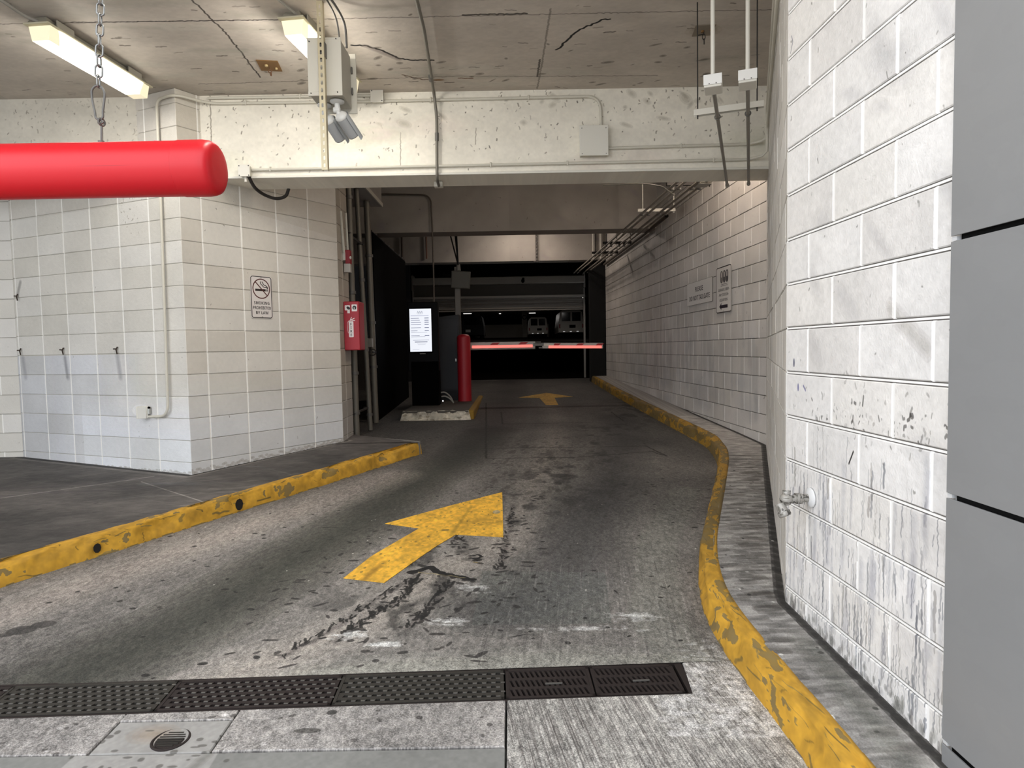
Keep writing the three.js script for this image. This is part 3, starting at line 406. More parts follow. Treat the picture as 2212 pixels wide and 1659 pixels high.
const rMap = sheet(1024, 1536, 0, rLen, 0, 3.8, '#d8d4cc', (k) => {
  const r = rng(53);
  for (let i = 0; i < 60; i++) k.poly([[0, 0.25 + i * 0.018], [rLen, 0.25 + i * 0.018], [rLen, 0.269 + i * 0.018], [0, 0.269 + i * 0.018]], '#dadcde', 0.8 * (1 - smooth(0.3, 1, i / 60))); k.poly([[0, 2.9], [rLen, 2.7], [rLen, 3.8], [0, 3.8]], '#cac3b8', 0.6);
  speck(k, r, 26, 0.1, rLen, 0.4, 3.2, 0.01, '#6e6a64', 0.7); k.line([[0, 0.285], [rLen, 0.362]], 0.014, '#2e2b28', 0.8, 1, 0.005, 8);
  for (let x = 0; x < rLen; x += 0.02) k.spot(x, 0.3 + x * 0.04 + r() * 0.04, 0.02, 0.014, '#aaa7a1', 0.5);
}, (x, y) => 1 + 0.08 * (fbm(x * 3, y * 3, 151, 4) - 0.5) + 0.03 * (fbm(x * 40, y * 40, 152, 2) - 0.5));
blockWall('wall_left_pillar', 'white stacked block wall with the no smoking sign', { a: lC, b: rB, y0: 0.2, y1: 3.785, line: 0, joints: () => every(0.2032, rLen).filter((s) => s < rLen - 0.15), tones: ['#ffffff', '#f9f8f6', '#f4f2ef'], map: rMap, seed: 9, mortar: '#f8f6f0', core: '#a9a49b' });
blockWall('wall_left_return', 'short block end wall behind the red cabinet', { a: rB, b: [-1.957, 7.93], y0: 0.2, y1: 3.785, line: 0.02, joints: () => [0.2], tones: ['#cfcbc5', '#c8c4be'], map: rMap, seed: 10, core: '#7a756d' });
const fMap = sheet(512, 768, 0, 4, 0, 3.8, '#d9d6d0', (k) => speck(k, rng(2), 20, 2.8, 4, 0.4, 3, 0.01, '#6e6a64', 0.6), (x, y) => 1 + 0.08 * (fbm(x * 3, y * 3, 161, 3) - 0.5));
blockWall('wall_left_back', 'white block wall at the far left of the pavement', { a: [-9.2, 6.9], b: [-5.243, 6.9], y0: 0.2, y1: 3.785, line: -0.01, joints: (k) => every((k & 1 ? 0.1 : 0.3), 3.957), tones: ['#ffffff', '#f6f5f2'], map: fMap, seed: 11, from: 2.4, core: '#9b978f' });
{ // solid backs and the unseen sides of the entrance
  const m = plain('#a7a39c', 0.9), s = struct('wall_mass', 'solid masonry behind the block walls');
  part(s, 'masonry', [wb(1.48, 6, 0, 3.785, -1.5, 3.0), wb(2.9, 6, 0, 5.2, 3.0, 16), wb(-9.2, -2.9, 0, 3.785, 7.1, 7.9), wb(-2.9, -2.1, 0, 3.785, 7.5, 7.9)], m);
  const side = struct('wall_left_side', 'block wall closing the left side of the entrance'); part(side, 'wall_slab', wb(-9.4, -9.2, 0, 3.785, 1.5, 7.1), plain('#c9c6c0', 0.8));
}
// grey metal cladding at the right edge
{
  const t = struct('wall_right_cladding', 'smooth grey metal cladding panels at the right edge'), m = sheet(512, 512, 0, 2, 0, 2, '#8e8f90', (k) => { const r = rng(14); speck(k, r, 14, 0, 2, 0, 2, 0.012, '#8b8c8c', 0.5); k.spot(1.5, 1.4, 0.02, 0.03, '#bdbebe', 0.7, 2); }, (x, y) => 1 + 0.03 * (fbm(x * 4, y * 4, 171, 3) - 0.5));
  const mat = std({ map: m, roughness: 0.42, metalness: 0.1 }), ys = [-0.02, 0.19, 0.944, 1.696, 2.448, 3.2, 3.95, 4.7];
  for (let i = 0; i < ys.length - 1; i++) for (let j = 0; j < 2; j++) { const z1 = 1.912 - j * 1.7, z0 = z1 - 1.692; const g = rb(0.006, ys[i + 1] - ys[i] - 0.016, z1 - z0 - 0.008, 1.288, (ys[i] + ys[i + 1]) / 2, -(z0 + z1) / 2, 0.001); part(t, 'panel', g, mat); }
  part(t, 'backing', wb(1.308, 1.5, 0, 4.7, -1.48, 1.9), plain('#030303', 1));
  const clips = ys.slice(1, 6).map((y) => bx(0.012, 0.012, 0.02, 1.296, y, -1.9)); part(t, 'clip', clips, plain('#d6d7d8', 0.5));
}

// ---------------------------------------------------------------- ceiling and beams
const ceilMap = sheet(2048, 1024, -4.6, 2.8, 3.4, 6.4, '#bdb4a9', (k) => {
  const r = rng(201), dk = '#4c4640';
  k.line([[-4.6, 4.77], [-1.2, 4.785], [2.8, 4.76]], 0.012, dk, 0.55, 1, 0.006, 2); k.line([[-3.1, 4.77], [-1.6, 4.785]], 0.014, '#2f2a26', 0.7, 1, 0.005, 3); k.line([[-0.3, 4.765], [0.15, 4.76]], 0.022, '#2f2a26', 0.8, 1, 0.006, 5);
  k.line([[-2.72, 5.87], [-1.5, 5.83], [-0.38, 5.8], [0.2, 5.83], [1.33, 5.86]], 0.012, dk, 0.6, 1, 0.006, 6);
  k.line([[-2.1, 3.4], [-2.107, 4.5], [-2.08, 5.0], [-2.13, 5.75]], 0.013, '#37312c', 0.85, 1, 0.008, 7); k.line([[0.32, 4.7], [0.3, 5.6], [0.28, 6.1]], 0.014, dk, 0.45, 1, 0.004, 8); k.line([[0.28, 5.5], [0.27, 5.84]], 0.016, '#37312c', 0.7, 1, 0.004, 9);
  k.line([[-1.2, 5.19], [-1.1, 5.2], [-0.98, 5.29], [-0.88, 5.43], [-0.78, 5.47], [-0.6, 5.478]], 0.022, '#15110e', 1, 1, 0.006, 10); k.line([[-1.1, 5.2], [-0.88, 5.45]], 0.07, '#6b645c', 0.5, 3);
  k.line([[0.4, 5.33], [0.43, 5.3], [0.445, 5.24], [0.5, 5.12], [0.53, 5.05], [0.56, 5.0], [0.68, 4.9], [0.7, 4.865], [0.76, 4.86]], 0.018, '#0d0a08', 1, 1, 0.008, 11);
  k.line([[-0.9, 5.75], [-0.75, 5.85], [-0.62, 5.88]], 0.016, '#4a3524', 0.8, 1, 0.006, 12); k.spot(-0.6, 5.87, 0.05, 0.02, '#7a5028', 0.8, 2); k.line([[-0.42, 5.84], [-0.3, 5.85]], 0.02, '#5a351e', 0.9, 1, 0.004, 13);
  k.spot(-1.97, 5.6, 0.14, 0.12, '#8a7a62', 0.35, 4); k.spot(1.5, 5.06, 0.14, 0.1, '#7c6f55', 0.4, 4);
  for (let i = 0; i < 150; i++) { const x = -4.4 + r() * 6.8, z = 4.3 + r() * 1.9, l = 0.015 + r() * 0.07; k.line([[x, z], [x + l, z + (r() - 0.5) * 0.03]], 0.006 + r() * 0.016, r() < 0.7 ? '#5c544c' : '#3a332d', 0.25 + r() * 0.45, 1, 0.006, i); }
  for (let i = 0; i < 50; i++) k.spot(-2.2 + r() * 4, 5.2 + r() * 0.9, 0.01 + r() * 0.05, 0.006 + r() * 0.02, '#3f3731', 0.5, 2, r());
  for (let i = 0; i < 40; i++) { const x = -4 + r() * 6.5, z = 4.3 + r() * 1.8; k.line([[x, z], [x + 0.2 + r() * 0.4, z + (r() - 0.5) * 0.1]], 0.08 + r() * 0.1, r() < 0.5 ? '#87807a' : '#b3ada4', 0.25, 4); }
}, (x, z) => 1 + 0.16 * (fbm(x * 2.5, z * 5, 181, 4) - 0.5) + 0.08 * (fbm(x * 26, z * 40, 182, 3) - 0.5));
const generic = sheet(1024, 512, 0, 6, 0, 3, '#a19b94', (k) => { const r = rng(70); speck(k, r, 140, 0, 6, 0, 3, 0.016, '#4b453f', 0.6); for (let i = 0; i < 30; i++) k.line([[r() * 6, r() * 3], [r() * 6, r() * 3]], 0.1 + r() * 0.2, '#8c857d', 0.12, 4); }, (x, y) => 1 + 0.2 * (fbm(x * 2, y * 2, 191, 5) - 0.5)); generic.wrapS = generic.wrapT = THREE.RepeatWrapping;
const concrete = std({ map: generic, roughness: 0.9 });
const ceiling = struct('ceiling', 'painted concrete ceiling with board marks and cracks');
part(ceiling, 'ceiling_slab', (() => { const g = wb(-4.6, 2.8, 3.785, 4.0, 3.4, 6.4), p = g.attributes.position, u = g.attributes.uv; for (let i = 0; i < p.count; i++) u.setXY(i, (p.getX(i) + 4.6) / 7.4, (-p.getZ(i) - 3.4) / 3); return g; })(), std({ map: ceilMap, roughness: 0.9, bumpMap: relief(gritTile, 7, 3), bumpScale: 0.002 }));
part(ceiling, 'ceiling_slab', [wb(-9.4, 2.8, 3.785, 4.0, 1.5, 3.4), wb(-9.4, -4.6, 3.785, 4.0, 3.4, 6.4)], plain('#b3aba1', 0.9));
part(ceiling, 'ceiling_slab', wb(-5, 3.2, 4.6, 4.9, 6.4, 16.4), concrete);
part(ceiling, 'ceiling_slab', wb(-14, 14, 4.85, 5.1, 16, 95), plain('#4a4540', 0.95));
const beamMap = sheet(2048, 256, -4.7, 2.8, 3.0, 3.8, '#e6e1d4', (k) => {
  const r = rng(211);
  for (let i = 0; i < 420; i++) { const x = -4.6 + r() * 7.3, y = 3.05 + Math.pow(r(), 0.6) * 0.72, l = 0.01 + r() * 0.03; k.line([[x, y], [x + (r() - 0.4) * l, y + l * r()]], 0.004 + r() * 0.008, r() < 0.75 ? '#6f685c' : '#38332c', 0.3 + r() * 0.5, 1, 0.004, i); }
  for (let i = 0; i < 26; i++) k.spot(-1.5 + r() * 3.5, 3.45 + r() * 0.3, 0.02 + r() * 0.06, 0.01 + r() * 0.04, '#847d6f', 0.35, 3, r());
  for (const [x, a, b, w] of [[-1.0, 3.1, 3.42, 0.006], [-0.3, 3.3, 3.45, 0.006], [-2.75, 3.1, 3.8, 0.008], [-3.75, 3.1, 3.78, 0.004]]) k.line([[x, a], [x + 0.01, b]], w, '#6b6457', 0.7, 1, 0.004, 3);
  k.poly([[-4.7, 3], [-3.3, 3], [-3.3, 3.8], [-4.7, 3.8]], '#bdb8ac', 0.6); speck(k, r, 60, -4.65, -3.3, 3.15, 3.78, 0.014, '#5e574c', 0.6);
  for (let i = 0; i < 12; i++) k.spot(-4.6 + r() * 7, 3.1 + r() * 0.4, 0.15 + r() * 0.3, 0.06 + r() * 0.1, r() < 0.5 ? '#d8cfbf' : '#c2bca9', 0.4, 5);
  k.line([[-2.8, 3.05], [2.6, 3.05]], 0.01, '#ddd8cc', 0.7, 1, 0.003, 2);
}, (x, y) => 1 + 0.12 * (fbm(x * 4, y * 6, 221, 4) - 0.5) + 0.05 * (fbm(x * 40, y * 40, 222, 2) - 0.5));
function beam(name, label, x0, x1, y0, y1, z0, z1, map, win, mat) { const t = struct(name, label), g = wb(x0, x1, y0, y1, z0, z1); if (win) { const p = g.attributes.position, u = g.attributes.uv; for (let i = 0; i < p.count; i++) u.setXY(i, (p.getX(i) - win[0]) / (win[1] - win[0]), (p.getY(i) - win[2]) / (win[3] - win[2])); } part(t, 'beam_body', g, mat ?? std({ map, roughness: 0.85, bumpMap: relief(gritTile, 8, 1), bumpScale: 0.002 })); return t; }
const b1 = beam('beam_1', 'cream painted concrete beam across the entrance, carrying conduits', -9.2, 2.72, 3.035, 4.6, 6.13, 6.58, beamMap, [-4.7, 2.8, 3.0, 3.8]);
part(b1, 'drip_edge', rb(11.9, 0.022, 0.02, -3.24, 3.036, -6.126, 0.006), M.whitePaint);
beam('beam_2', 'grey concrete beam across the ramp behind the entrance beam', -4.8, 2.72, 3.415, 4.6, 11.2, 11.63, null, [0, 6, 1.5, 4.5], concrete);
beam('beam_3', 'lit concrete beam above the dark garage opening', -4.8, 2.72, 3.53, 4.9, 15.9, 16.3, null, [0, 6, 1.5, 4.5], concrete);
{ // concrete ledge at the left, and side walls of the inner bay
  const s = struct('soffit_left', 'lowered concrete box under the ceiling behind the entrance beam'); part(s, 'soffit_box', wb(-4.6, -1.97, 3.64, 4.6, 6.58, 10.2), concrete); part(s, 'soffit_trim', wb(-1.97, -1.95, 3.63, 3.69, 6.58, 10.2), M.creamPaint);
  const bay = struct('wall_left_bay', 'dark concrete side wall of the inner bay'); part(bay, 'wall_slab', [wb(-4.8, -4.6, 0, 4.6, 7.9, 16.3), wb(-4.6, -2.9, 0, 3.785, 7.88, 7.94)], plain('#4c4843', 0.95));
  const rampL = struct('parapet_wall', 'low grey concrete wall behind the standing pipes'); part(rampL, 'wall_slab', wb(-4.6, -2.5, 0.5, 1.72, 15, 15.15), plain('#7d7872', 0.9));
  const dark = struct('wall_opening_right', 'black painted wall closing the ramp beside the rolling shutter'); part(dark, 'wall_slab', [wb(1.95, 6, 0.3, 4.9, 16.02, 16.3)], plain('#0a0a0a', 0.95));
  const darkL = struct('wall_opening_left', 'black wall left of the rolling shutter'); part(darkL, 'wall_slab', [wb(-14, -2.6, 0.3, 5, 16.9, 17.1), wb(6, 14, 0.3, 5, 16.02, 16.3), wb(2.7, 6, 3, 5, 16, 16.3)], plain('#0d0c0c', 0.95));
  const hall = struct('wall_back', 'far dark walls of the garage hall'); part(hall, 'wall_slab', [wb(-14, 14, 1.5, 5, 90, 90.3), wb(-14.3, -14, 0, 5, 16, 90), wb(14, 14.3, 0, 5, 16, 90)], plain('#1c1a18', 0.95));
}

// ---------------------------------------------------------------- red clearance bar and its chain
{
  const R = 0.1, t = thing('clearance_bar', 'fat red plastic clearance bar hanging across the entrance', 'clearance bar', [-2.8, 2.095, 2.47]);
  const L = 1.718, g = lathe([[R, -1.4], [R, L - 0.12], [R, L - 0.045], [R * 0.985, L - 0.026], [R * 0.93, L - 0.012], [R * 0.8, L - 0.003], [R * 0.55, L], [0, L + 0.001]], 64).rotateZ(-Math.PI / 2);
  const barMap = sheet(1024, 512, 0, 1, 0, 1, '#cc0f1e', (k) => { const r = rng(9); for (let i = 0; i < 16; i++) k.line([[r(), r()], [r(), r()]].map((p, j, a) => j ? [a[0][0] + (r() - 0.5) * 0.05, a[0][1] + 0.02] : p), 0.002, '#8e2030', 0.3); for (let i = 0; i < 40; i++) k.spot(r(), r(), 0.001 + r() * 0.003, 0.004, '#7d1a26', 0.35); }, (x, y) => 1 + 0.06 * (fbm(x * 6, y * 20, 301, 3) - 0.5));
  part(t, 'tube', g, std({ map: barMap, roughness: 0.4 }));
  part(t, 'end_cap', lathe([[R + 0.0005, L - 0.135], [R + 0.0022, L - 0.133], [R + 0.0022, L - 0.045], [R * 0.99, L - 0.024], [R * 0.935, L - 0.0105], [R * 0.8, L - 0.001], [R * 0.55, L + 0.002], [0, L + 0.003]], 64).rotateZ(-Math.PI / 2), plain('#c8101e', 0.4));
  part(t, 'scuff', bx(0.012, 0.002, 0.006).rotateY(0.6).translate(1.5, 0.0975, 0.025), plain('#d9c9c9', 0.8));
  part(t, 'eye_bolt', [rod(new THREE.Vector3(1.283, 0.09, 0), new THREE.Vector3(1.287, 0.165, 0), 0.0038), cyl(0.011, 0.011, 0.01).translate(1.283, 0.103, 0), new THREE.TorusGeometry(0.013, 0.0035, 10, 24).rotateY(1.2).translate(1.288, 0.177, 0)], M.dullSteel, 'steel eye bolt on top of the bar');
  const x0 = -2.8 + 1.284, c = thing('hanging_chain', 'steel link chain with a spring hook holding up the red bar', 'chain', [x0, 2.28, 2.47]);
  // spring hook
  const hp = [[0, 0], [-0.014, 0.006], [-0.018, 0.03], [-0.026, 0.085], [-0.024, 0.11], [-0.008, 0.124], [0.01, 0.12], [0.021, 0.1], [0.019, 0.07], [0.012, 0.03], [0.01, 0.008], [0, 0]].map((q) => new THREE.Vector3(q[0], q[1], 0.002));
  part(c, 'spring_hook', new THREE.TubeGeometry(new THREE.CatmullRomCurve3(hp, true), 80, 0.0042, 10, true), M.dullSteel);
  const lp = []; const a = 0.0115, s = 0.011; for (let i = 0; i < 32; i++) { const th = i / 32 * Math.PI * 2; lp.push(new THREE.Vector3(Math.cos(th) * a, Math.sin(th) * a + (Math.sin(th) >= 0 ? s : -s), 0)); }
  const link = new THREE.TubeGeometry(new THREE.CatmullRomCurve3(lp, true), 64, 0.0036, 8, true);
  const y0 = 0.122, n = 37, step = 0.0372;
  for (let i = 0; i < n; i++) { const m = part(c, 'link', link, M.steel); m.position.set(i * 0.003, y0 + 0.018 + i * step, 0); m.rotation.set(0, (i % 2 ? 0.25 : 1.75) + Math.sin(i * 2.1) * 0.15, -0.08); }
  part(c, 'ceiling_hook', [cyl(0.03, 0.03, 0.01).translate(n * 0.003, 3.78 - 2.28, 0), rod(new THREE.Vector3(n * 0.003, y0 + n * step - 0.012, 0), new THREE.Vector3(n * 0.003, 1.5, 0), 0.006)], M.dullSteel);
}

// ---------------------------------------------------------------- fluorescent fittings
const glow = std({ color: new THREE.Color('#fffdf4'), emissive: new THREE.Color(1, 0.96, 0.86), emissiveIntensity: 1.6, roughness: 0.5 });
const endGlow = std({ color: new THREE.Color('#d9d0b4'), emissive: new THREE.Color(1, 0.88, 0.62), emissiveIntensity: 0.22, roughness: 0.5 });
function fixture(label, pos, turn, strength, color, side = LAMP.side, group) {        // long axis = local z, rim at local y 0, lens below
  const t = thing('fluorescent_light', label, 'ceiling light', pos, turn, group), L = 1.12;
  const sec = (w0, w1, y0, y1, l0, l1) => { const p = [[-w0, y0, -l0], [w0, y0, -l0], [w0, y0, l0], [-w0, y0, l0], [-w1, y1, -l1], [w1, y1, -l1], [w1, y1, l1], [-w1, y1, l1]], f = [[4, 5, 6, 7], [1, 0, 3, 2], [0, 1, 5, 4], [1, 2, 6, 5], [2, 3, 7, 6], [3, 0, 4, 7]], v = []; for (const q of f) for (const i of [0, 2, 1, 0, 3, 2]) v.push(...p[q[i]]); const g = new THREE.BufferGeometry(); g.setAttribute('position', new THREE.Float32BufferAttribute(v, 3)); g.setAttribute('uv', new THREE.Float32BufferAttribute(new Array(v.length / 3 * 2).fill(0), 2)); g.computeVertexNormals(); return g; };
  part(t, 'lens', sec(0.062, 0.082, -0.105, -0.004, L / 2 - 0.13, L / 2 - 0.1), glow, 'glowing diffuser');
  for (const s of [-1, 1]) { const g = sec(0.062, 0.082, -0.105, -0.004, 0.048, 0.05); g.translate(0, 0, s * (L / 2 - 0.075)); part(t, 'lens_end', g, endGlow, 'yellowed end of the diffuser'); }
  part(t, 'rim', rb(0.19, 0.012, L + 0.02, 0, 0, 0, 0.004), plain('#b9b39a', 0.6));
  part(t, 'housing', sec(0.075, 0.05, 0.006, 0.055, L / 2, L / 2 - 0.03), plain('#8d897c', 0.6));
  for (const z of [-0.35, 0.4]) part(t, 'bracket', [rb(0.012, 0.05, 0.16, 0.086, 0.03, z, 0.003), rb(0.15, 0.01, 0.05, 0, 0.06, z, 0.003)], plain('#9a9588', 0.6));
  const l = new THREE.RectAreaLight(color, strength, 0.12, L - 0.25); l.position.set(0, -0.112, 0); l.rotation.x = -Math.PI / 2; l.castShadow = true; t.add(l);
  for (const z of [0.1, 0.45]) { const q = new THREE.PointLight(color, side, 0, 2); q.position.set(0, -0.15, z); q.castShadow = true; t.add(q); }
  return t;
}
{
  const f1 = fixture('long glowing fluorescent light on the ceiling behind the chain', [-3.21, 3.72, 5.2], -0.09, LAMP.tube, new THREE.Color(1, 0.95, 0.88), LAMP.side * 0.25);
  wpart(f1, 'power_cable', cable([W(-3.27, 3.775, 4.25), W(-3.27, 3.77, 4.42), W(-3.25, 3.75, 4.6), W(-3.19, 3.735, 4.68)], 0.012), M.greyPaint);
  const f2 = fixture('fluorescent light seen end-on beside the grey equipment box', [-1.42, 3.73, 5.2], -0.13, LAMP.tube, new THREE.Color(1, 0.95, 0.88), LAMP.side * 0.6);
  wpart(f2, 'power_cable', cable([W(-1.42, 3.775, 4.3), W(-1.43, 3.77, 4.45), W(-1.40, 3.76, 4.58), W(-1.37, 3.745, 4.68)], 0.009), M.greyPaint);
  fixture('added unseen fluorescent light nearest the street, right of the red bar', [-0.75, 3.73, 3.05], -0.1, LAMP.tube, new THREE.Color(1, 0.95, 0.88), LAMP.side * 1.1);  // extra fitting out of view, added to brighten beam, ceiling and road
  // fittings of the inner bays, out of sight above the beams; they light the corridor
  fixture('warm fluorescent light high in the bay between the first two beams, near the corridor wall', [2.05, 4.52, 7.2], 0, LAMP.bay, new THREE.Color(1, 0.85, 0.74));
  fixture('warm fluorescent light high in the bay before the lit beam', [0.2, 4.52, 14.8], Math.PI / 2, LAMP.deep, new THREE.Color(1, 0.85, 0.74));
}

// ---------------------------------------------------------------- channel post, equipment box, cameras
{
  const t = thing('slotted_channel', 'upright slotted steel channel hanging from the ceiling in front of the equipment box', 'steel channel', [-1.262, 2.655, 4.56]);
  const H = 1.13, s = new THREE.Shape([[-0.0205, 0], [0.0205, 0], [0.0205, H], [-0.0205, H]].map((q) => new THREE.Vector2(...q)));
  for (let i = 0; i < 22; i++) { const y = 0.03 + i * 0.0505, h = new THREE.Path(); h.absarc(0, y + 0.008, 0.0068, 0, Math.PI, false); h.absarc(0, y - 0.008, 0.0068, Math.PI, Math.PI * 2, false); s.holes.push(h); }
  part(t, 'web', new THREE.ExtrudeGeometry(s, { depth: 0.0025, bevelEnabled: false, curveSegments: 6 }).translate(0, 0, 0.018), plain('#c9bea0', 0.4, 0.45));
  part(t, 'flange', bx(0.0025, H, 0.04, 0.0195, H / 2, 0), plain('#b7ab8c', 0.4, 0.5)); part(t, 'flange', bx(0.0025, H, 0.04, -0.0195, H / 2, 0), plain('#b7ab8c', 0.4, 0.5));
  const e = thing('equipment_box', 'grey steel equipment box on the channel under the ceiling', 'electrical box', [-1.256, 3.372, 4.74]);
  part(e, 'cover', [rb(0.236, 0.385, 0.012, 0, 0, 0.136, 0.004)], M.creamPaint); part(e, 'body', rb(0.228, 0.372, 0.27, 0, 0, 0, 0.005), plain('#b5b1a5', 0.55));
  part(e, 'cover_flange', rb(0.238, 0.03, 0.016, 0, -0.182, 0.1365, 0.003), M.creamPaint); part(e, 'cover_flange', rb(0.238, 0.012, 0.016, 0, 0.19, 0.1365, 0.003), M.creamPaint);
  part(e, 'back_plate', rb(0.27, 0.43, 0.012, 0.015, 0, -0.16, 0.003), M.creamPaint); part(e, 'hinge', rb(0.012, 0.05, 0.02, 0.121, 0.09, -0.14), M.dullSteel); part(e, 'hinge', rb(0.012, 0.05, 0.02, 0.121, -0.06, -0.14), M.dullSteel);
  for (const [x, y] of [[-0.1, 0.17], [0.085, 0.185], [-0.098, -0.18], [0.085, -0.175]]) part(e, 'screw', cyl(0.004, 0.004, 0.006, 10).rotateX(Math.PI / 2).translate(x, y, 0.146), M.darkSteel);
  const cb = (pts, r, name) => wpart(e, name, cable(pts, r), M.dullSteel);
  cb([W(-1.22, 3.775, 4.35), W(-1.2, 3.77, 4.5), W(-1.17, 3.7, 4.62), W(-1.16, 3.56, 4.66)], 0.006, 'feed_cable'); cb([W(-1.21, 3.775, 4.3), W(-1.17, 3.77, 4.5), W(-1.13, 3.7, 4.68), W(-1.128, 3.55, 4.72)], 0.009, 'feed_cable');
  part(e, 'mount', rb(0.05, 0.1, 0.05, -0.006, 0.1, 0.16, 0.004), M.dullSteel);
  function cameraUnit(label, pos, turn) {
    const c = thing('security_camera', label, 'security camera', pos, turn, undefined), dir = new THREE.Vector3(0.36, -0.6, -0.72).normalize(), q = new THREE.Quaternion().setFromUnitVectors(new THREE.Vector3(0, 1, 0), dir), white = plain('#dcdcd8', 0.4), grey = plain('#a9abac', 0.5);
    part(c, 'base', lathe([[0, 0.0], [0.05, 0], [0.05, -0.012], [0.03, -0.022], [0, -0.024]]), white); part(c, 'arm', [cyl(0.0175, 0.02, 0.05).translate(0, -0.035, 0), cyl(0.02, 0.02, 0.046).rotateZ(Math.PI / 2).translate(-0.003, -0.066, 0)], white);
    part(c, 'neck', rod(new THREE.Vector3(0, -0.066, 0), new THREE.Vector3(0.014, -0.1, 0), 0.016), white);
    const put = (g) => g.applyQuaternion(q).translate(0.02, -0.1, 0);
    part(c, 'body', put(lathe([[0, -0.012], [0.03, -0.01], [0.043, 0.004], [0.044, 0.03], [0.044, 0.17], [0.04, 0.178], [0, 0.178]], 32)), grey); part(c, 'rear_cap', put(lathe([[0, -0.016], [0.028, -0.014], [0.0455, 0.006], [0.0455, 0.022], [0.044, 0.024]], 32)), white);
    part(c, 'lens', put(cyl(0.03, 0.03, 0.004).translate(0, 0.18, 0)), M.lens);
    part(c, 'sun_shield', put(new THREE.CylinderGeometry(0.053, 0.053, 0.2, 24, 1, true, -0.3 + Math.PI * 0.1, Math.PI * 0.8).rotateY(-Math.PI * 0.5 + 0.5).translate(0, 0.11, 0)), std({ color: new THREE.Color('#b4b8ba'), roughness: 0.5, side: THREE.DoubleSide }));
    return c;
  }
  cameraUnit('white bullet security camera under the equipment box, in plain view right of the channel', [-1.205, 3.183, 4.71], 0);
  cameraUnit('white bullet security camera half hidden behind the slotted channel', [-1.315, 3.183, 4.78], 0.05);
}

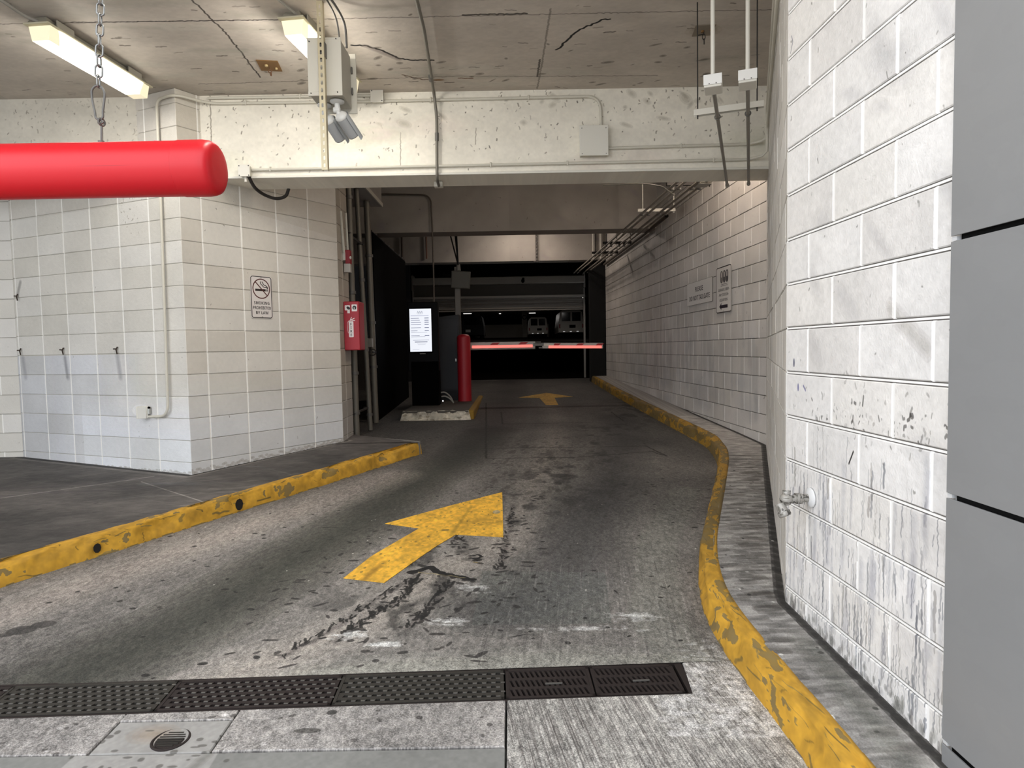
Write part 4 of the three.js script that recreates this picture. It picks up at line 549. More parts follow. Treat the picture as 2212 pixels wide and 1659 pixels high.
// ---------------------------------------------------------------- conduits and boxes on the beam
function conduit(label, pts, r, bend, mat, straps = [], o = {}) {
  const t = thing(o.name ?? 'conduit', label, o.cat ?? 'conduit', [pts[0].x, pts[0].y, -pts[0].z], 0, o.group); wpart(t, 'tube', pipe(pts, r, bend), mat);
  for (const s of straps) wpart(t, 'strap', [rb(0.02, 0.012, 0.012, s[0], s[1] + r + 0.008, -s[2]), rb(0.014, r * 2 + 0.016, 0.006, s[0], s[1], -s[2] + r + 0.001)], M.creamPaint); return t;
}
{
  const Z = 6.108, c = M.creamPaint;
  conduit('painted conduit bent round the left pillar top and down to the power outlet', [W(-1.25, 3.70, Z), W(-2.73, 3.705, Z), W(-2.95, 3.71, 5.885), W(-3.16, 3.7, 5.985), W(-3.165, 2.8, 5.987), W(-3.19, 0.835, 5.99), W(-3.42, 0.825, 6.085)], 0.0125, 0.11, c, [[-2.4, 3.704, Z]]);
  conduit('upper of the two painted conduits running along the ceiling edge to the small box', [W(-2.75, 3.755, Z), W(-1.25, 3.752, Z)], 0.0125, 0.1, c, [[-1.9, 3.753, Z]]);
  const j = thing('junction_box', 'small square painted junction box at the top of the beam', 'junction box', [-1.188, 3.735, 6.1]); part(j, 'box', rb(0.1, 0.1, 0.055, 0, 0, 0, 0.006), c); part(j, 'cover', rb(0.118, 0.118, 0.006, 0, 0, 0.03, 0.01), M.whitePaint); for (const [x, y] of [[-0.045, 0.045], [0.045, -0.045]]) part(j, 'screw', cyl(0.005, 0.005, 0.004, 8).rotateX(Math.PI / 2).translate(x, y, 0.034), M.darkSteel);
  conduit('painted conduit from the small box along the beam, bending down into the large box', [W(-1.13, 3.7, Z), W(0.86, 3.71, Z), W(0.866, 3.43, Z)], 0.0125, 0.13, c, [[-0.7, 3.702, Z], [0.2, 3.706, Z]]);
  const b = thing('pull_box', 'large square painted pull box in the middle of the beam', 'electrical box', [0.79, 3.293, 6.09]); part(b, 'box', rb(0.25, 0.265, 0.075, 0, 0, 0, 0.005), c); part(b, 'cover', rb(0.265, 0.275, 0.01, 0, 0, 0.04, 0.008), M.whitePaint); for (const [x, y] of [[-0.11, 0.11], [0.11, 0.11], [-0.11, -0.12], [0.11, -0.12]]) part(b, 'screw', cyl(0.004, 0.004, 0.006, 8).rotateX(Math.PI / 2).translate(x, y, 0.046), M.dullSteel);
  conduit('painted conduit from the large box to the right wall and forward along its top', [W(0.92, 3.237, Z), W(2.25, 3.252, Z), W(2.36, 3.27, 6.03), W(2.352, 3.5, 6.0), W(2.13, 3.5, 5.4), W(1.24, 3.5, 2.98)], 0.0125, 0.09, c, [[1.6, 3.245, Z]]);
  conduit('painted conduit along the bottom of the beam, then forward along the right wall', [W(-2.37, 3.098, Z), W(2.24, 3.112, Z), W(2.36, 3.13, 6.02), W(2.35, 3.36, 5.98), W(2.12, 3.365, 5.36), W(1.235, 3.36, 2.95)], 0.0125, 0.09, c, [[-2.2, 3.1, Z], [-0.16, 3.104, Z], [0.55, 3.106, Z], [1.9, 3.11, Z]]);
  const k = thing('junction_box', 'small painted junction box at the bottom left of the beam, dark cable hanging from it', 'junction box', [-2.425, 3.08, 6.09]); part(k, 'box', rb(0.095, 0.09, 0.06, 0, 0, 0, 0.006), c); part(k, 'cover', rb(0.108, 0.108, 0.006, 0, 0, 0.033, 0.018), M.whitePaint); for (const [x, y] of [[-0.043, 0.043], [0.043, 0.043], [-0.043, -0.043], [0.043, -0.043]]) part(k, 'screw', cyl(0.005, 0.005, 0.004, 8).rotateX(Math.PI / 2).translate(x, y, 0.036), M.darkSteel);
  part(k, 'plug', cyl(0.012, 0.012, 0.05, 10).translate(0, -0.07, 0), M.whitePaint);
  const d = thing('drooping_cable', 'dark cable sagging from the small box under the beam', 'cable', [-2.39, 3.03, 6.1]); wpart(d, 'sheath', cable([W(-2.4, 3.04, 6.1), W(-2.4, 3.0, 6.16), W(-2.41, 2.97, 6.3), W(-2.37, 2.94, 6.42), W(-2.29, 2.925, 6.5), W(-2.22, 2.965, 6.56), W(-2.19, 3.04, 6.57)], 0.016), M.darkSteel);
  const p = conduit('grey steel conduit crossing the ceiling and dropping down the beam face', [W(-0.585, 3.755, 3.9), W(-0.6, 3.755, 4.9), W(-0.665, 3.755, 6.04), W(-0.648, 3.55, 6.095), W(-0.66, 2.985, 6.095), W(-0.672, 2.985, 6.36)], 0.0135, 0.07, M.oldGalv);
  wpart(p, 'coupling', [rod(W(-0.655, 3.755, 5.72), W(-0.66, 3.755, 5.8), 0.019), rod(W(-0.6505, 3.4, 6.095), W(-0.652, 3.33, 6.095), 0.018)], M.dullSteel); wpart(p, 'end_fitting', rb(0.085, 0.05, 0.07, -0.675, 3.0, -6.38, 0.006), M.creamPaint);
  const o = thing('power_outlet', 'small weathered outlet box at the end of the wall conduit', 'power outlet', [-3.495, 0.865, 6.112], 0.4); part(o, 'box', rb(0.1, 0.115, 0.05, 0, 0, 0.01, 0.008), M.whitePaint); part(o, 'cover', rb(0.072, 0.112, 0.008, 0, 0, 0.037, 0.003), plain('#cfcdc6', 0.5)); part(o, 'hub', cyl(0.02, 0.02, 0.05).rotateX(0).translate(0.058, 0.01, 0.02), M.galv); part(o, 'socket', [cyl(0.012, 0.012, 0.01).rotateX(Math.PI / 2).translate(0.058, 0.043, 0.03)], M.black);
}
{ // rusty hooks on the left wall
  const g1 = [rod(new THREE.Vector3(0, 0, 0), new THREE.Vector3(0.012, -0.005, 0.03), 0.006), rod(new THREE.Vector3(0.012, -0.005, 0.03), new THREE.Vector3(0.02, -0.05, 0.035), 0.006), rod(new THREE.Vector3(0.012, -0.005, 0.03), new THREE.Vector3(0.025, 0.02, 0.03), 0.006), rb(0.03, 0.012, 0.012, -0.004, 0, 0.004)];
  const h = thing('wall_hook', 'rusty bent hook on the left wall above the repainted patch, nearest the conduit', 'hook', [-3.835, 1.47, 6.295], 0.4); part(h, 'hook_bar', g1, plain('#3b3129', 0.8, 0.3));
  copyOf(h, 'wall_hook', 'rusty bent hook in the middle of the three above the repainted patch', [-4.57, 1.475, 6.607], 0.4); copyOf(h, 'wall_hook', 'rusty bent hook in the inside corner at the end of the repainted patch', [-5.2, 1.48, 6.87], 0.4);
  copyOf(h, 'wall_hook', 'dark bent hook in the inside corner, higher up the white wall', [-5.2, 2.05, 6.87], 0.4);
}
{ // ceiling plates with bits of chain
  const p = thing('ceiling_plate', 'rusty brown plate on the ceiling left of the equipment box', 'mounting plate', [-1.965, 3.785, 5.52], 0.15); part(p, 'plate', rb(0.17, 0.006, 0.2, 0, -0.003, 0, 0.002), M.rust); part(p, 'bolt', [cyl(0.014, 0.014, 0.012, 6).translate(-0.02, -0.012, 0.02), cyl(0.01, 0.01, 0.012, 6).translate(0.05, -0.012, -0.03)], plain('#b9a375', 0.6)); part(p, 'hook', [new THREE.TorusGeometry(0.013, 0.004, 8, 16).translate(0.0, -0.04, -0.02), new THREE.TorusGeometry(0.012, 0.004, 8, 16).rotateY(1.4).translate(0.006, -0.062, -0.02), rod(new THREE.Vector3(0, -0.006, -0.02), new THREE.Vector3(0, -0.03, -0.02), 0.004)], plain('#5a3d26', 0.8));
  const q = thing('ceiling_plate', 'stained plate with a broken chain on the ceiling behind the twin conduits', 'mounting plate', [1.5, 3.785, 5.05], -0.1); part(q, 'plate', rb(0.15, 0.005, 0.17, 0, -0.0025, 0, 0.002), plain('#84796a', 0.9)); part(q, 'bolt', [cyl(0.013, 0.013, 0.012, 6).translate(-0.01, -0.01, 0), cyl(0.009, 0.009, 0.012, 6).translate(0.05, -0.01, 0.02)], M.rust); part(q, 'chain_end', [new THREE.TorusGeometry(0.014, 0.0035, 8, 16).scale(0.8, 1.4, 1).translate(0, -0.05, 0), new THREE.TorusGeometry(0.012, 0.0035, 8, 16).scale(0.8, 1.5, 1).rotateY(1.3).translate(0.002, -0.085, 0), rod(new THREE.Vector3(0, -0.01, 0), new THREE.Vector3(0, -0.035, 0), 0.004), rod(new THREE.Vector3(0, -0.03, 0), new THREE.Vector3(-0.045, -0.045, 0.02), 0.004)], M.darkSteel);
}
// ---------------------------------------------------------------- twin conduits at the right, with their hanger
{
  const dir = new THREE.Vector2(1.396, 3.8).normalize(), yaw = -Math.atan2(1.396, 3.8), y = 2.985;
  function run(label, top, x0, z0, len, group) {
    const t = thing('conduit_drop', label, 'conduit', [x0, y, z0], yaw, group);            // local -z runs along the conduit
    part(t, 'drop_tube', rod(new THREE.Vector3(0, 0.05, 0.03), new THREE.Vector3(0, 3.785 - y, 0.03), 0.0125), M.whitePaint);
    part(t, 'elbow_box', rb(0.104, 0.075, 0.14, 0, 0.018, -0.03, 0.006), M.whitePaint); part(t, 'box_cover', rb(0.108, 0.062, 0.006, 0, 0.024, 0.043, 0.004), plain('#e4e3df', 0.5)); part(t, 'screw', [cyl(0.003, 0.003, 0.006, 8).rotateX(Math.PI / 2).translate(-0.02, -0.002, 0.047), cyl(0.003, 0.003, 0.006, 8).rotateX(Math.PI / 2).translate(0.02, -0.002, 0.047)], M.darkSteel);
    part(t, 'run_tube', rod(new THREE.Vector3(0, 0, 0), new THREE.Vector3(0, 0, -len), 0.0125), plain('#8b877f', 0.6)); part(t, 'end_bushing', rod(new THREE.Vector3(0, 0, -len), new THREE.Vector3(0, 0, -len - 0.05), 0.018), plain('#8b877f', 0.6));
    part(t, 'clamp', new THREE.TorusGeometry(0.018, 0.004, 8, 18).translate(0, 0, -0.58), M.dullSteel); return t;
  }
  run('left of the twin conduits dropping from the ceiling through white boxes by the right wall', 0, 1.262, 4.06, 2.62); run('right of the twin conduits dropping from the ceiling through white boxes by the right wall', 0, 1.452, 4.0, 2.62);
  const h = thing('trapeze_hanger', 'painted channel trapeze on two thin rods carrying the twin conduits', 'pipe hanger', [1.53, y + 0.045, 4.58], yaw);
  part(h, 'channel', [rb(0.46, 0.004, 0.041, 0, 0.02, 0), rb(0.46, 0.041, 0.004, 0, 0, 0.019), rb(0.46, 0.041, 0.004, 0, 0, -0.019)], plain('#cdc9be', 0.5));
  for (const x of [-0.205, 0.185]) part(h, 'rod', rod(new THREE.Vector3(x, -0.04, 0), new THREE.Vector3(x, 3.785 - y - 0.045, 0), 0.0045), M.darkSteel);
}

// ---------------------------------------------------------------- signs
function signPlate(name, label, pos, turn, w, h, map, r = 0.02) {
  const t = thing(name, label, 'sign', pos, turn), s = new THREE.Shape(); s.moveTo(-w / 2 + r, -h / 2); s.lineTo(w / 2 - r, -h / 2); s.absarc(w / 2 - r, -h / 2 + r, r, -Math.PI / 2, 0); s.lineTo(w / 2, h / 2 - r); s.absarc(w / 2 - r, h / 2 - r, r, 0, Math.PI / 2); s.lineTo(-w / 2 + r, h / 2); s.absarc(-w / 2 + r, h / 2 - r, r, Math.PI / 2, Math.PI); s.lineTo(-w / 2, -h / 2 + r); s.absarc(-w / 2 + r, -h / 2 + r, r, Math.PI, Math.PI * 1.5);
  const g = new THREE.ExtrudeGeometry(s, { depth: 0.003, bevelEnabled: false, curveSegments: 8 }), p = g.attributes.position, u = g.attributes.uv; for (let i = 0; i < p.count; i++) u.setXY(i, p.getX(i) / w + 0.5, p.getY(i) / h + 0.5);
  part(t, 'plate', g.translate(0, 0, 0.004), std({ map, roughness: 0.45 })); for (const y of [-h * 0.46, h * 0.46]) part(t, 'screw', cyl(0.006, 0.006, 0.008, 10).rotateX(Math.PI / 2).translate(0, y, 0.005), M.galv); return t;
}
function printed(w, h, draw) { const c = canvasOf(w, h), g = c.getContext('2d'); draw(g, w, h); return toTexture(c); }
function rr(g, x, y, w, h, r) { g.beginPath(); g.moveTo(x + r, y); g.arcTo(x + w, y, x + w, y + h, r); g.arcTo(x + w, y + h, x, y + h, r); g.arcTo(x, y + h, x, y, r); g.arcTo(x, y, x + w, y, r); g.closePath(); }
{
  const smoke = printed(512, 880, (g, w, h) => {
    g.fillStyle = '#dcd6d2'; g.fillRect(0, 0, w, h); g.strokeStyle = '#17120f'; g.lineWidth = 16; rr(g, 14, 14, w - 28, h - 28, 46); g.stroke();
    g.strokeStyle = '#4a1512'; g.lineWidth = 22; g.beginPath(); g.arc(w / 2, 262, 198, 0, 7); g.stroke();
    g.fillStyle = '#1c100d'; g.fillRect(110, 268, 250, 44); g.fillRect(372, 268, 18, 44); g.fillRect(398, 268, 16, 44);
    g.strokeStyle = '#1c100d'; g.lineWidth = 17; g.lineCap = 'round'; g.beginPath(); g.moveTo(244, 118); g.bezierCurveTo(220, 170, 290, 180, 300, 215); g.bezierCurveTo(330, 240, 390, 210, 402, 254); g.stroke(); g.beginPath(); g.moveTo(280, 118); g.bezierCurveTo(300, 140, 300, 160, 320, 180); g.bezierCurveTo(360, 190, 400, 200, 408, 240); g.stroke();
    g.strokeStyle = '#4a1512'; g.lineWidth = 22; g.beginPath(); g.moveTo(116, 122); g.lineTo(396, 402); g.stroke();
    g.fillStyle = '#1b1614'; g.textAlign = 'center'; g.font = 'bold 86px sans-serif'; g.fillText('SMOKING', w / 2, 590, 380); g.fillText('PROHIBITED', w / 2, 690, 440); g.fillText('BY LAW', w / 2, 792, 310);
  });
  const tr = -Math.atan2(rB[1] - lC[1], rB[0] - lC[0]);
  signPlate('no_smoking_sign', 'white sign with a crossed-out cigarette: smoking prohibited by law', [-2.5195, 1.967, 6.602], -tr * 1, 0.247, 0.425, smoke);
  const tail = printed(768, 256, (g, w, h) => { g.fillStyle = '#e2ded9'; g.fillRect(0, 0, w, h); g.fillStyle = '#1f1a1c'; g.textAlign = 'center'; g.font = 'bold 72px sans-serif'; g.fillText('PLEASE', w / 2 - 10, 112, 330); g.fillText('DO NOT TAILGATE', w / 2, 206, 640); g.fillStyle = '#6c6662'; g.fillRect(0, 0, w, 3); g.fillRect(w - 5, 0, 5, h); g.fillRect(0, h - 3, w, 3); });
  const wt = Math.atan2(6.83 - 16, 2.678 - 2.334), wx = (z) => 2.678 - (z - 6.83) * 0.0375 - 0.004;
  signPlate('tailgate_sign', 'plain white sign reading please do not tailgate', [wx(8.95), 2.13, 8.95], wt, 1.06, 0.32, tail, 0.01);
  const lobby = printed(512, 600, (g, w, h) => {
    g.fillStyle = '#d9d5cf'; g.fillRect(0, 0, w, h); g.strokeStyle = '#1b191a'; g.lineWidth = 12; rr(g, 8, 8, w - 16, h - 16, 34); g.stroke();
    g.lineWidth = 9; for (const [x, c] of [[150, '#7a7470'], [240, '#565150'], [330, '#4a4647']]) { g.fillStyle = c; rr(g, x, 60, 76, 150, 38); g.fill(); g.strokeStyle = '#39363a'; g.stroke(); g.fillStyle = '#c9c4be'; rr(g, x + 20, 72, 34, 70, 16); g.fill(); }
    g.fillStyle = '#8b8682'; g.fillRect(180, 226, 200, 10); g.fillRect(160, 246, 230, 9);
    g.fillStyle = '#2a2628'; g.textAlign = 'center'; g.font = 'bold 48px sans-serif'; g.fillText('-GARAGE LOBBY-', w / 2, 318, 440); g.fillText('-PAY STATION-', w / 2, 384, 390); g.fillText('-ELEVATORS-', w / 2, 450, 340);
    g.fillStyle = '#1d1c28'; g.beginPath(); g.moveTo(110, 515); g.lineTo(190, 465); g.lineTo(178, 498); g.lineTo(390, 498); g.lineTo(390, 540); g.lineTo(178, 540); g.lineTo(190, 565); g.closePath(); g.fill();
  });
  signPlate('direction_sign', 'tall white sign with a black border, three lines and a left arrow', [wx(8.03), 2.085, 8.03], wt, 0.515, 0.57, lobby, 0.03);
}

// ---------------------------------------------------------------- hose tap
{
  const t = thing('hose_tap', 'old paint-spattered hose tap low on the near right wall', 'tap', [1.287, 0.735, 2.775]); t.scale.setScalar(1.3); const old = std({ color: new THREE.Color('#b9b7b3'), roughness: 0.4, metalness: 0.35, map: sheet(256, 256, 0, 1, 0, 1, '#dddbd7', (k) => { const r = rng(3); for (let i = 0; i < 60; i++) k.spot(r(), r(), 0.02 + r() * 0.05, 0.02 + r() * 0.04, r() < 0.6 ? '#4b4843' : '#8c887f', 0.7); }) });
  part(t, 'flange', lathe([[0, 0], [0.034, 0], [0.032, 0.008], [0.016, 0.014], [0, 0.014]]).rotateZ(Math.PI / 2), plain('#dcdcdc', 0.5));
  part(t, 'stem', [rod(new THREE.Vector3(0, 0, 0), new THREE.Vector3(-0.075, -0.004, 0.0), 0.0135), cyl(0.019, 0.019, 0.02, 6).rotateZ(Math.PI / 2).translate(-0.045, -0.002, 0)], old);
  part(t, 'valve_body', [new THREE.SphereGeometry(0.021, 20, 14).translate(-0.085, -0.004, 0.0), rod(new THREE.Vector3(-0.085, 0.0, 0), new THREE.Vector3(-0.082, 0.026, -0.005), 0.013)], old);
  const sp = lathe([[0.011, 0.0], [0.017, 0.0], [0.021, 0.004], [0.021, 0.016], [0.017, 0.02], [0.015, 0.045], [0.008, 0.045], [0.011, 0.03], [0.011, 0.0]], 28); sp.rotateX(-0.35).rotateZ(0.35); part(t, 'spout', sp.translate(-0.092, -0.058, 0.014), old);
}

// ---------------------------------------------------------------- red cabinet, alarm and pipes at the left of the ramp
{
  const t = thing('extinguisher_cabinet', 'red fire extinguisher cabinet on the end of the left block wall', 'fire cabinet', [-1.865, 1.705, 7.76]);
  const face = printed(256, 768, (g, w, h) => {
    g.fillStyle = '#a31526'; g.fillRect(0, 0, w, h); g.fillStyle = '#e9e4e2';
    rr(g, 18, 50, 90, 84, 10); g.fill(); rr(g, 138, 40, 92, 110, 10); g.fill(); g.fillRect(60, 120, 44, 60); g.fillStyle = '#151112'; g.beginPath(); g.ellipse(80, 96, 34, 22, 0.5, 0, 7); g.fill(); g.beginPath(); g.ellipse(185, 92, 34, 34, 0, 0, 7); g.fill(); g.fillStyle = '#e9e4e2'; g.fillRect(176, 84, 10, 40);
    g.strokeStyle = '#e9e4e2'; g.lineWidth = 12; g.lineCap = 'round'; g.beginPath(); g.moveTo(130, 248); g.lineTo(104, 296); g.lineTo(176, 262); g.moveTo(120, 290); g.lineTo(186, 300); g.stroke(); g.lineWidth = 6; g.beginPath(); g.moveTo(94, 300); g.bezierCurveTo(40, 310, 52, 400, 66, 500); g.stroke();
    g.fillStyle = '#e9e4e2'; rr(g, 78, 310, 82, 258, 14); g.fill(); g.fillStyle = '#1a1415'; g.font = 'bold 58px sans-serif'; g.textAlign = 'center'; g.fillText('F', 118, 378); g.fillText('I', 118, 432); g.fillText('R', 118, 492); g.fillText('E', 118, 550);
  });
  const d = part(t, 'door', (() => { const g = new THREE.PlaneGeometry(0.172, 0.555); return g.translate(0, 0, 0.134); })(), std({ map: face, roughness: 0.5 })); d.userData.label = 'door with white fire lettering';
  part(t, 'body', rb(0.185, 0.572, 0.26, 0, 0, 0, 0.012), M.redPaint);
  const s = thing('fire_alarm', 'white box and red fire alarm strobe above the red cabinet', 'fire alarm', [-1.93, 2.515, 7.72]); part(s, 'back_box', rb(0.05, 0.1, 0.06, -0.02, 0.01, 0.02, 0.004), M.whitePaint); part(s, 'strobe_body', rb(0.055, 0.16, 0.09, 0.03, 0, 0, 0.006), M.deepRed); part(s, 'strobe_lens', new THREE.SphereGeometry(0.02, 16, 10).scale(0.6, 1, 1).translate(0.06, -0.01, 0.03), plain('#d8d4cc', 0.3)); part(s, 'lower_box', rb(0.075, 0.1, 0.07, 0.02, -0.13, 0.01, 0.004), plain('#b9b4ac', 0.5));
  conduit('painted conduit dropping from the beam to the fire alarm', [W(-1.95, 3.03, 7.62), W(-1.938, 2.56, 7.66)], 0.016, 0.05, M.creamPaint); conduit('second painted conduit beside the fire alarm conduit', [W(-1.915, 3.03, 7.72), W(-1.905, 2.59, 7.72)], 0.012, 0.05, M.creamPaint);
}
function stand(label, a, b, r, collars) { const t = thing('standing_pipe', label, 'pipe', [b.x, b.y, -b.z], 0); wpart(t, 'tube', rod(b, a, r, 18), M.oldGalv); for (const k of collars) { const p = b.clone().lerp(a, k), q = b.clone().lerp(a, k + 0.012); wpart(t, 'coupling', rod(p, q, r * 1.3, 18), M.dullSteel); } return t; }
stand('grey steel pipe standing nearest the red cabinet', W(-1.995, 3.64, 8.2), W(-1.985, 0.27, 8.2), 0.04, [0.1, 0.25, 0.55, 0.9]);
stand('leaning grey steel pipe in the middle of the three', W(-2.09, 3.64, 9.05), W(-1.995, 0.3, 9.05), 0.034, [0.06, 0.33, 0.62]);
stand('grey steel pipe standing against the black screen', W(-2.115, 3.64, 9.8), W(-2.075, 0.32, 9.8), 0.046, [0.25, 0.45, 0.75]);
{
  const c = thing('pipe_clamp', 'dark pipe clamps tying the first two standing pipes together near their tops', 'clamp', [-2.03, 2.88, 8.55]); part(c, 'arm', rb(0.02, 0.03, 0.85, 0, 0, 0, 0.004), M.darkSteel); part(c, 'ring', [new THREE.TorusGeometry(0.046, 0.008, 8, 20).rotateX(Math.PI / 2).translate(0.02, 0, 0.35), new THREE.TorusGeometry(0.042, 0.008, 8, 20).rotateX(Math.PI / 2).translate(-0.03, 0, -0.5)], M.darkSteel);
  const d = copyOf(c, 'pipe_clamp', 'dark pipe clamps tying the first two standing pipes together near the ground', [-2.01, 0.62, 8.55]);
  const v = thing('pipe_valve', 'small valve box on the pipe against the black screen', 'valve', [-2.06, 1.45, 9.62]); part(v, 'body', rb(0.08, 0.13, 0.08, -0.03, 0.08, 0, 0.008), M.greyPaint); part(v, 'wheel', new THREE.TorusGeometry(0.045, 0.009, 8, 20).translate(0.02, -0.06, 0.05), M.darkSteel); part(v, 'spindle', rod(new THREE.Vector3(0.02, -0.06, -0.1), new THREE.Vector3(0.02, -0.06, 0.05), 0.012), M.darkSteel);
}
{ // black screen
  const t = thing('black_screen', 'tall black mesh screen running back beside the ticket kiosk', 'screen fence', [-2.11, 0.3, 11.65], 0.013);
  part(t, 'fabric', rb(0.02, 2.88, 3.3, 0, 1.47, 0, 0.004), M.black); for (const z of [-1.64, -0.55, 0.55, 1.64]) part(t, 'post', cyl(0.025, 0.025, 2.95, 12).translate(-0.03, 1.475, z), M.blackSatin); part(t, 'top_rail', rod(new THREE.Vector3(-0.02, 2.92, -1.65), new THREE.Vector3(-0.02, 2.92, 1.65), 0.02), M.blackSatin);
  part(t, 'tie', [-1.3, -0.9, -0.2, 0.2, 0.9, 1.3].map((z) => rb(0.05, 0.02, 0.06, -0.02, 2.94, z, 0.004)), M.dullSteel);
}

// ---------------------------------------------------------------- traffic island with kiosk, cabinet, bollard, barrier
{
  const yI = 0.465, t = struct('traffic_island', 'low concrete island under the kiosk and the barrier, yellow on its ramp side');
  const m = sheet(512, 128, 0, 1.2, 0, 0.2, '#b5ae9e', (k) => { const r = rng(31); for (let i = 0; i < 60; i++) k.spot(r() * 1.2, r() * 0.2, 0.01 + r() * 0.03, 0.005 + r() * 0.015, r() < 0.5 ? '#7b7262' : '#d3cdbf', 0.6); }, (x, y) => 1 + 0.5 * (fbm(x * 14, y * 20, 401, 4) - 0.5));
  const top = new THREE.Shape([[-1.7, 9.98], [-0.68, 9.98], [-0.62, 13.2], [-1.7, 13.2]].map((q) => new THREE.Vector2(...q)));
  part(t, 'island_slab', new THREE.ExtrudeGeometry(top, { depth: 0.3, bevelEnabled: false }).rotateX(-Math.PI / 2).translate(0, yI - 0.3, 0), plain('#4c4842', 0.9));
  const nose = (() => { const p = [[-1.755, 0.25, 9.93], [-0.625, 0.25, 9.92], [-0.675, yI, 9.985], [-1.69, yI, 9.985]], g = new THREE.BufferGeometry(), v = [], u = []; const n = 24; for (let i = 0; i < n; i++) for (const [a, b] of [[i, 0], [i + 1, 0], [i + 1, 1], [i, 0], [i + 1, 1], [i, 1]]) { const s = a / n, lo = [0, 1, 2].map((k) => lerp(p[0][k], p[1][k], s)), hi = [0, 1, 2].map((k) => lerp(p[3][k], p[2][k], s)), q = b ? hi : lo, e = (fbm(a * 0.9, b * 3, 7, 2) - 0.5) * 0.03; v.push(q[0], q[1] + e, -(q[2] + e)); u.push(s, b); } g.setAttribute('position', new THREE.Float32BufferAttribute(v, 3)); g.setAttribute('uv', new THREE.Float32BufferAttribute(u, 2)); g.computeVertexNormals(); return g; })();
  part(t, 'island_nose', nose, std({ map: m, roughness: 0.85, side: THREE.DoubleSide }), 'pale chipped concrete nose');
  part(t, 'island_edge', (() => { const g = rb(0.1, 0.3, 3.2, 0, 0, 0, 0.03); return g.translate(-0.645, yI - 0.145, -11.6); })(), plain('#8a6b22', 0.85), 'dirty yellow side');
  const k = thing('ticket_kiosk', 'tall black kiosk with a glowing white price screen', 'kiosk', [-1.492, yI, 11.1]);
  part(k, 'pedestal', rb(0.46, 0.75, 0.3, 0.02, 0.375, -0.05, 0.01), M.black); part(k, 'head', rb(0.524, 1.17, 0.16, 0, 1.17, 0.01, 0.014), M.blackSatin); part(k, 'bezel', [rb(0.4, 0.02, 0.01, -0.035, 1.65, 0.092, 0.003), rb(0.4, 0.02, 0.01, -0.035, 0.905, 0.092, 0.003), rb(0.02, 0.76, 0.01, -0.228, 1.28, 0.092, 0.003), rb(0.02, 0.76, 0.01, 0.158, 1.28, 0.092, 0.003)], M.black);
  const scr = printed(512, 1000, (g, w, h) => {
    g.fillStyle = '#f4f7ff'; g.fillRect(0, 0, w, h); g.strokeStyle = '#8d93a3'; g.lineWidth = 9; for (const x of [200, 246, 292]) { g.beginPath(); g.moveTo(x - 22, 108); g.lineTo(x, 58); g.lineTo(x + 22, 108); g.stroke(); } g.fillStyle = '#aab0bf'; g.fillRect(190, 118, 124, 5);
    const row = (y, a, b, c) => { g.fillStyle = c; g.fillRect(30, y, a, 9); if (b) g.fillRect(350, y - 2, b, 14); };
    g.fillStyle = '#7078a8'; g.fillRect(30, 158, 420, 8); row(212, 190, 100, '#50587f'); row(262, 210, 98, '#50587f'); row(310, 240, 100, '#50587f'); row(358, 236, 100, '#50587f'); row(436, 236, 102, '#50587f'); row(508, 150, 100, '#50587f'); g.fillRect(30, 548, 380, 5); row(618, 200, 106, '#50587f'); g.fillRect(30, 652, 330, 5);
    g.fillStyle = '#747b9c'; g.fillRect(70, 728, 380, 8); g.fillStyle = '#4a5070'; g.fillRect(110, 766, 300, 16); g.fillStyle = '#b8bdcc'; g.fillRect(160, 808, 220, 6); g.fillRect(180, 834, 180, 6); g.fillRect(60, 950, 150, 6);
  });
  part(k, 'screen', new THREE.PlaneGeometry(0.367, 0.722).translate(-0.035, 1.28, 0.096), new THREE.MeshStandardMaterial({ color: 0x050505, emissive: new THREE.Color(1, 1, 1), emissiveMap: scr, emissiveIntensity: 0.33, roughness: 0.3 }));
  part(k, 'card_slot', rb(0.1, 0.02, 0.012, -0.01, 0.885, 0.094, 0.004), M.dullSteel);
  const l = new THREE.RectAreaLight(new THREE.Color(0.92, 0.95, 1), 0.35, 0.36, 0.7); l.position.set(-0.035, 1.28, 0.11); l.rotation.y = Math.PI; l.castShadow = true; k.add(l);
  const hs = thing('kiosk_hose', 'two grey flexible hoses and small lamp at the foot of the kiosk', 'hose', [-1.26, yI, 11.35]); for (const [h, x] of [[0.2, 0], [0.13, 0.01]]) wpart(hs, 'hose', cable([W(-1.245 + x, yI + h, 11.3), W(-1.17 + x, yI + h, 11.3), W(-1.08, yI + h * 0.6, 11.32), W(-1.03, yI + 0.01, 11.34)], 0.013), M.greyPaint); wpart(hs, 'lamp', new THREE.SphereGeometry(0.012, 12, 8).translate(-1.2, yI + 0.06, -11.2), std({ color: 0xffffff, emissive: 0xffffff, emissiveIntensity: 0.5 }));
  const c = thing('barrier_cabinet', 'dark grey barrier machine cabinet beside the red post', 'machine cabinet', [-1.175, yI, 12.4]);
  part(c, 'body', (() => { const s = new THREE.Shape([[-0.2, 0], [0.2, 0], [0.2, 1.585], [-0.2, 1.545]].map((q) => new THREE.Vector2(...q))); return new THREE.ExtrudeGeometry(s, { depth: 0.5, bevelEnabled: true, bevelSize: 0.008, bevelThickness: 0.008, bevelSegments: 2 }).translate(0, 0, -0.2); })(), M.charcoal);
  part(c, 'door', rb(0.36, 1.3, 0.012, 0, 0.86, 0.312, 0.004), plain('#282a2f', 0.6)); part(c, 'lock', [rb(0.03, 0.06, 0.02, 0.14, 0.75, 0.32)], M.steel); part(c, 'plinth', rb(0.42, 0.19, 0.52, 0, 0.095, 0.05, 0.006), plain('#1b1c1f', 0.7));
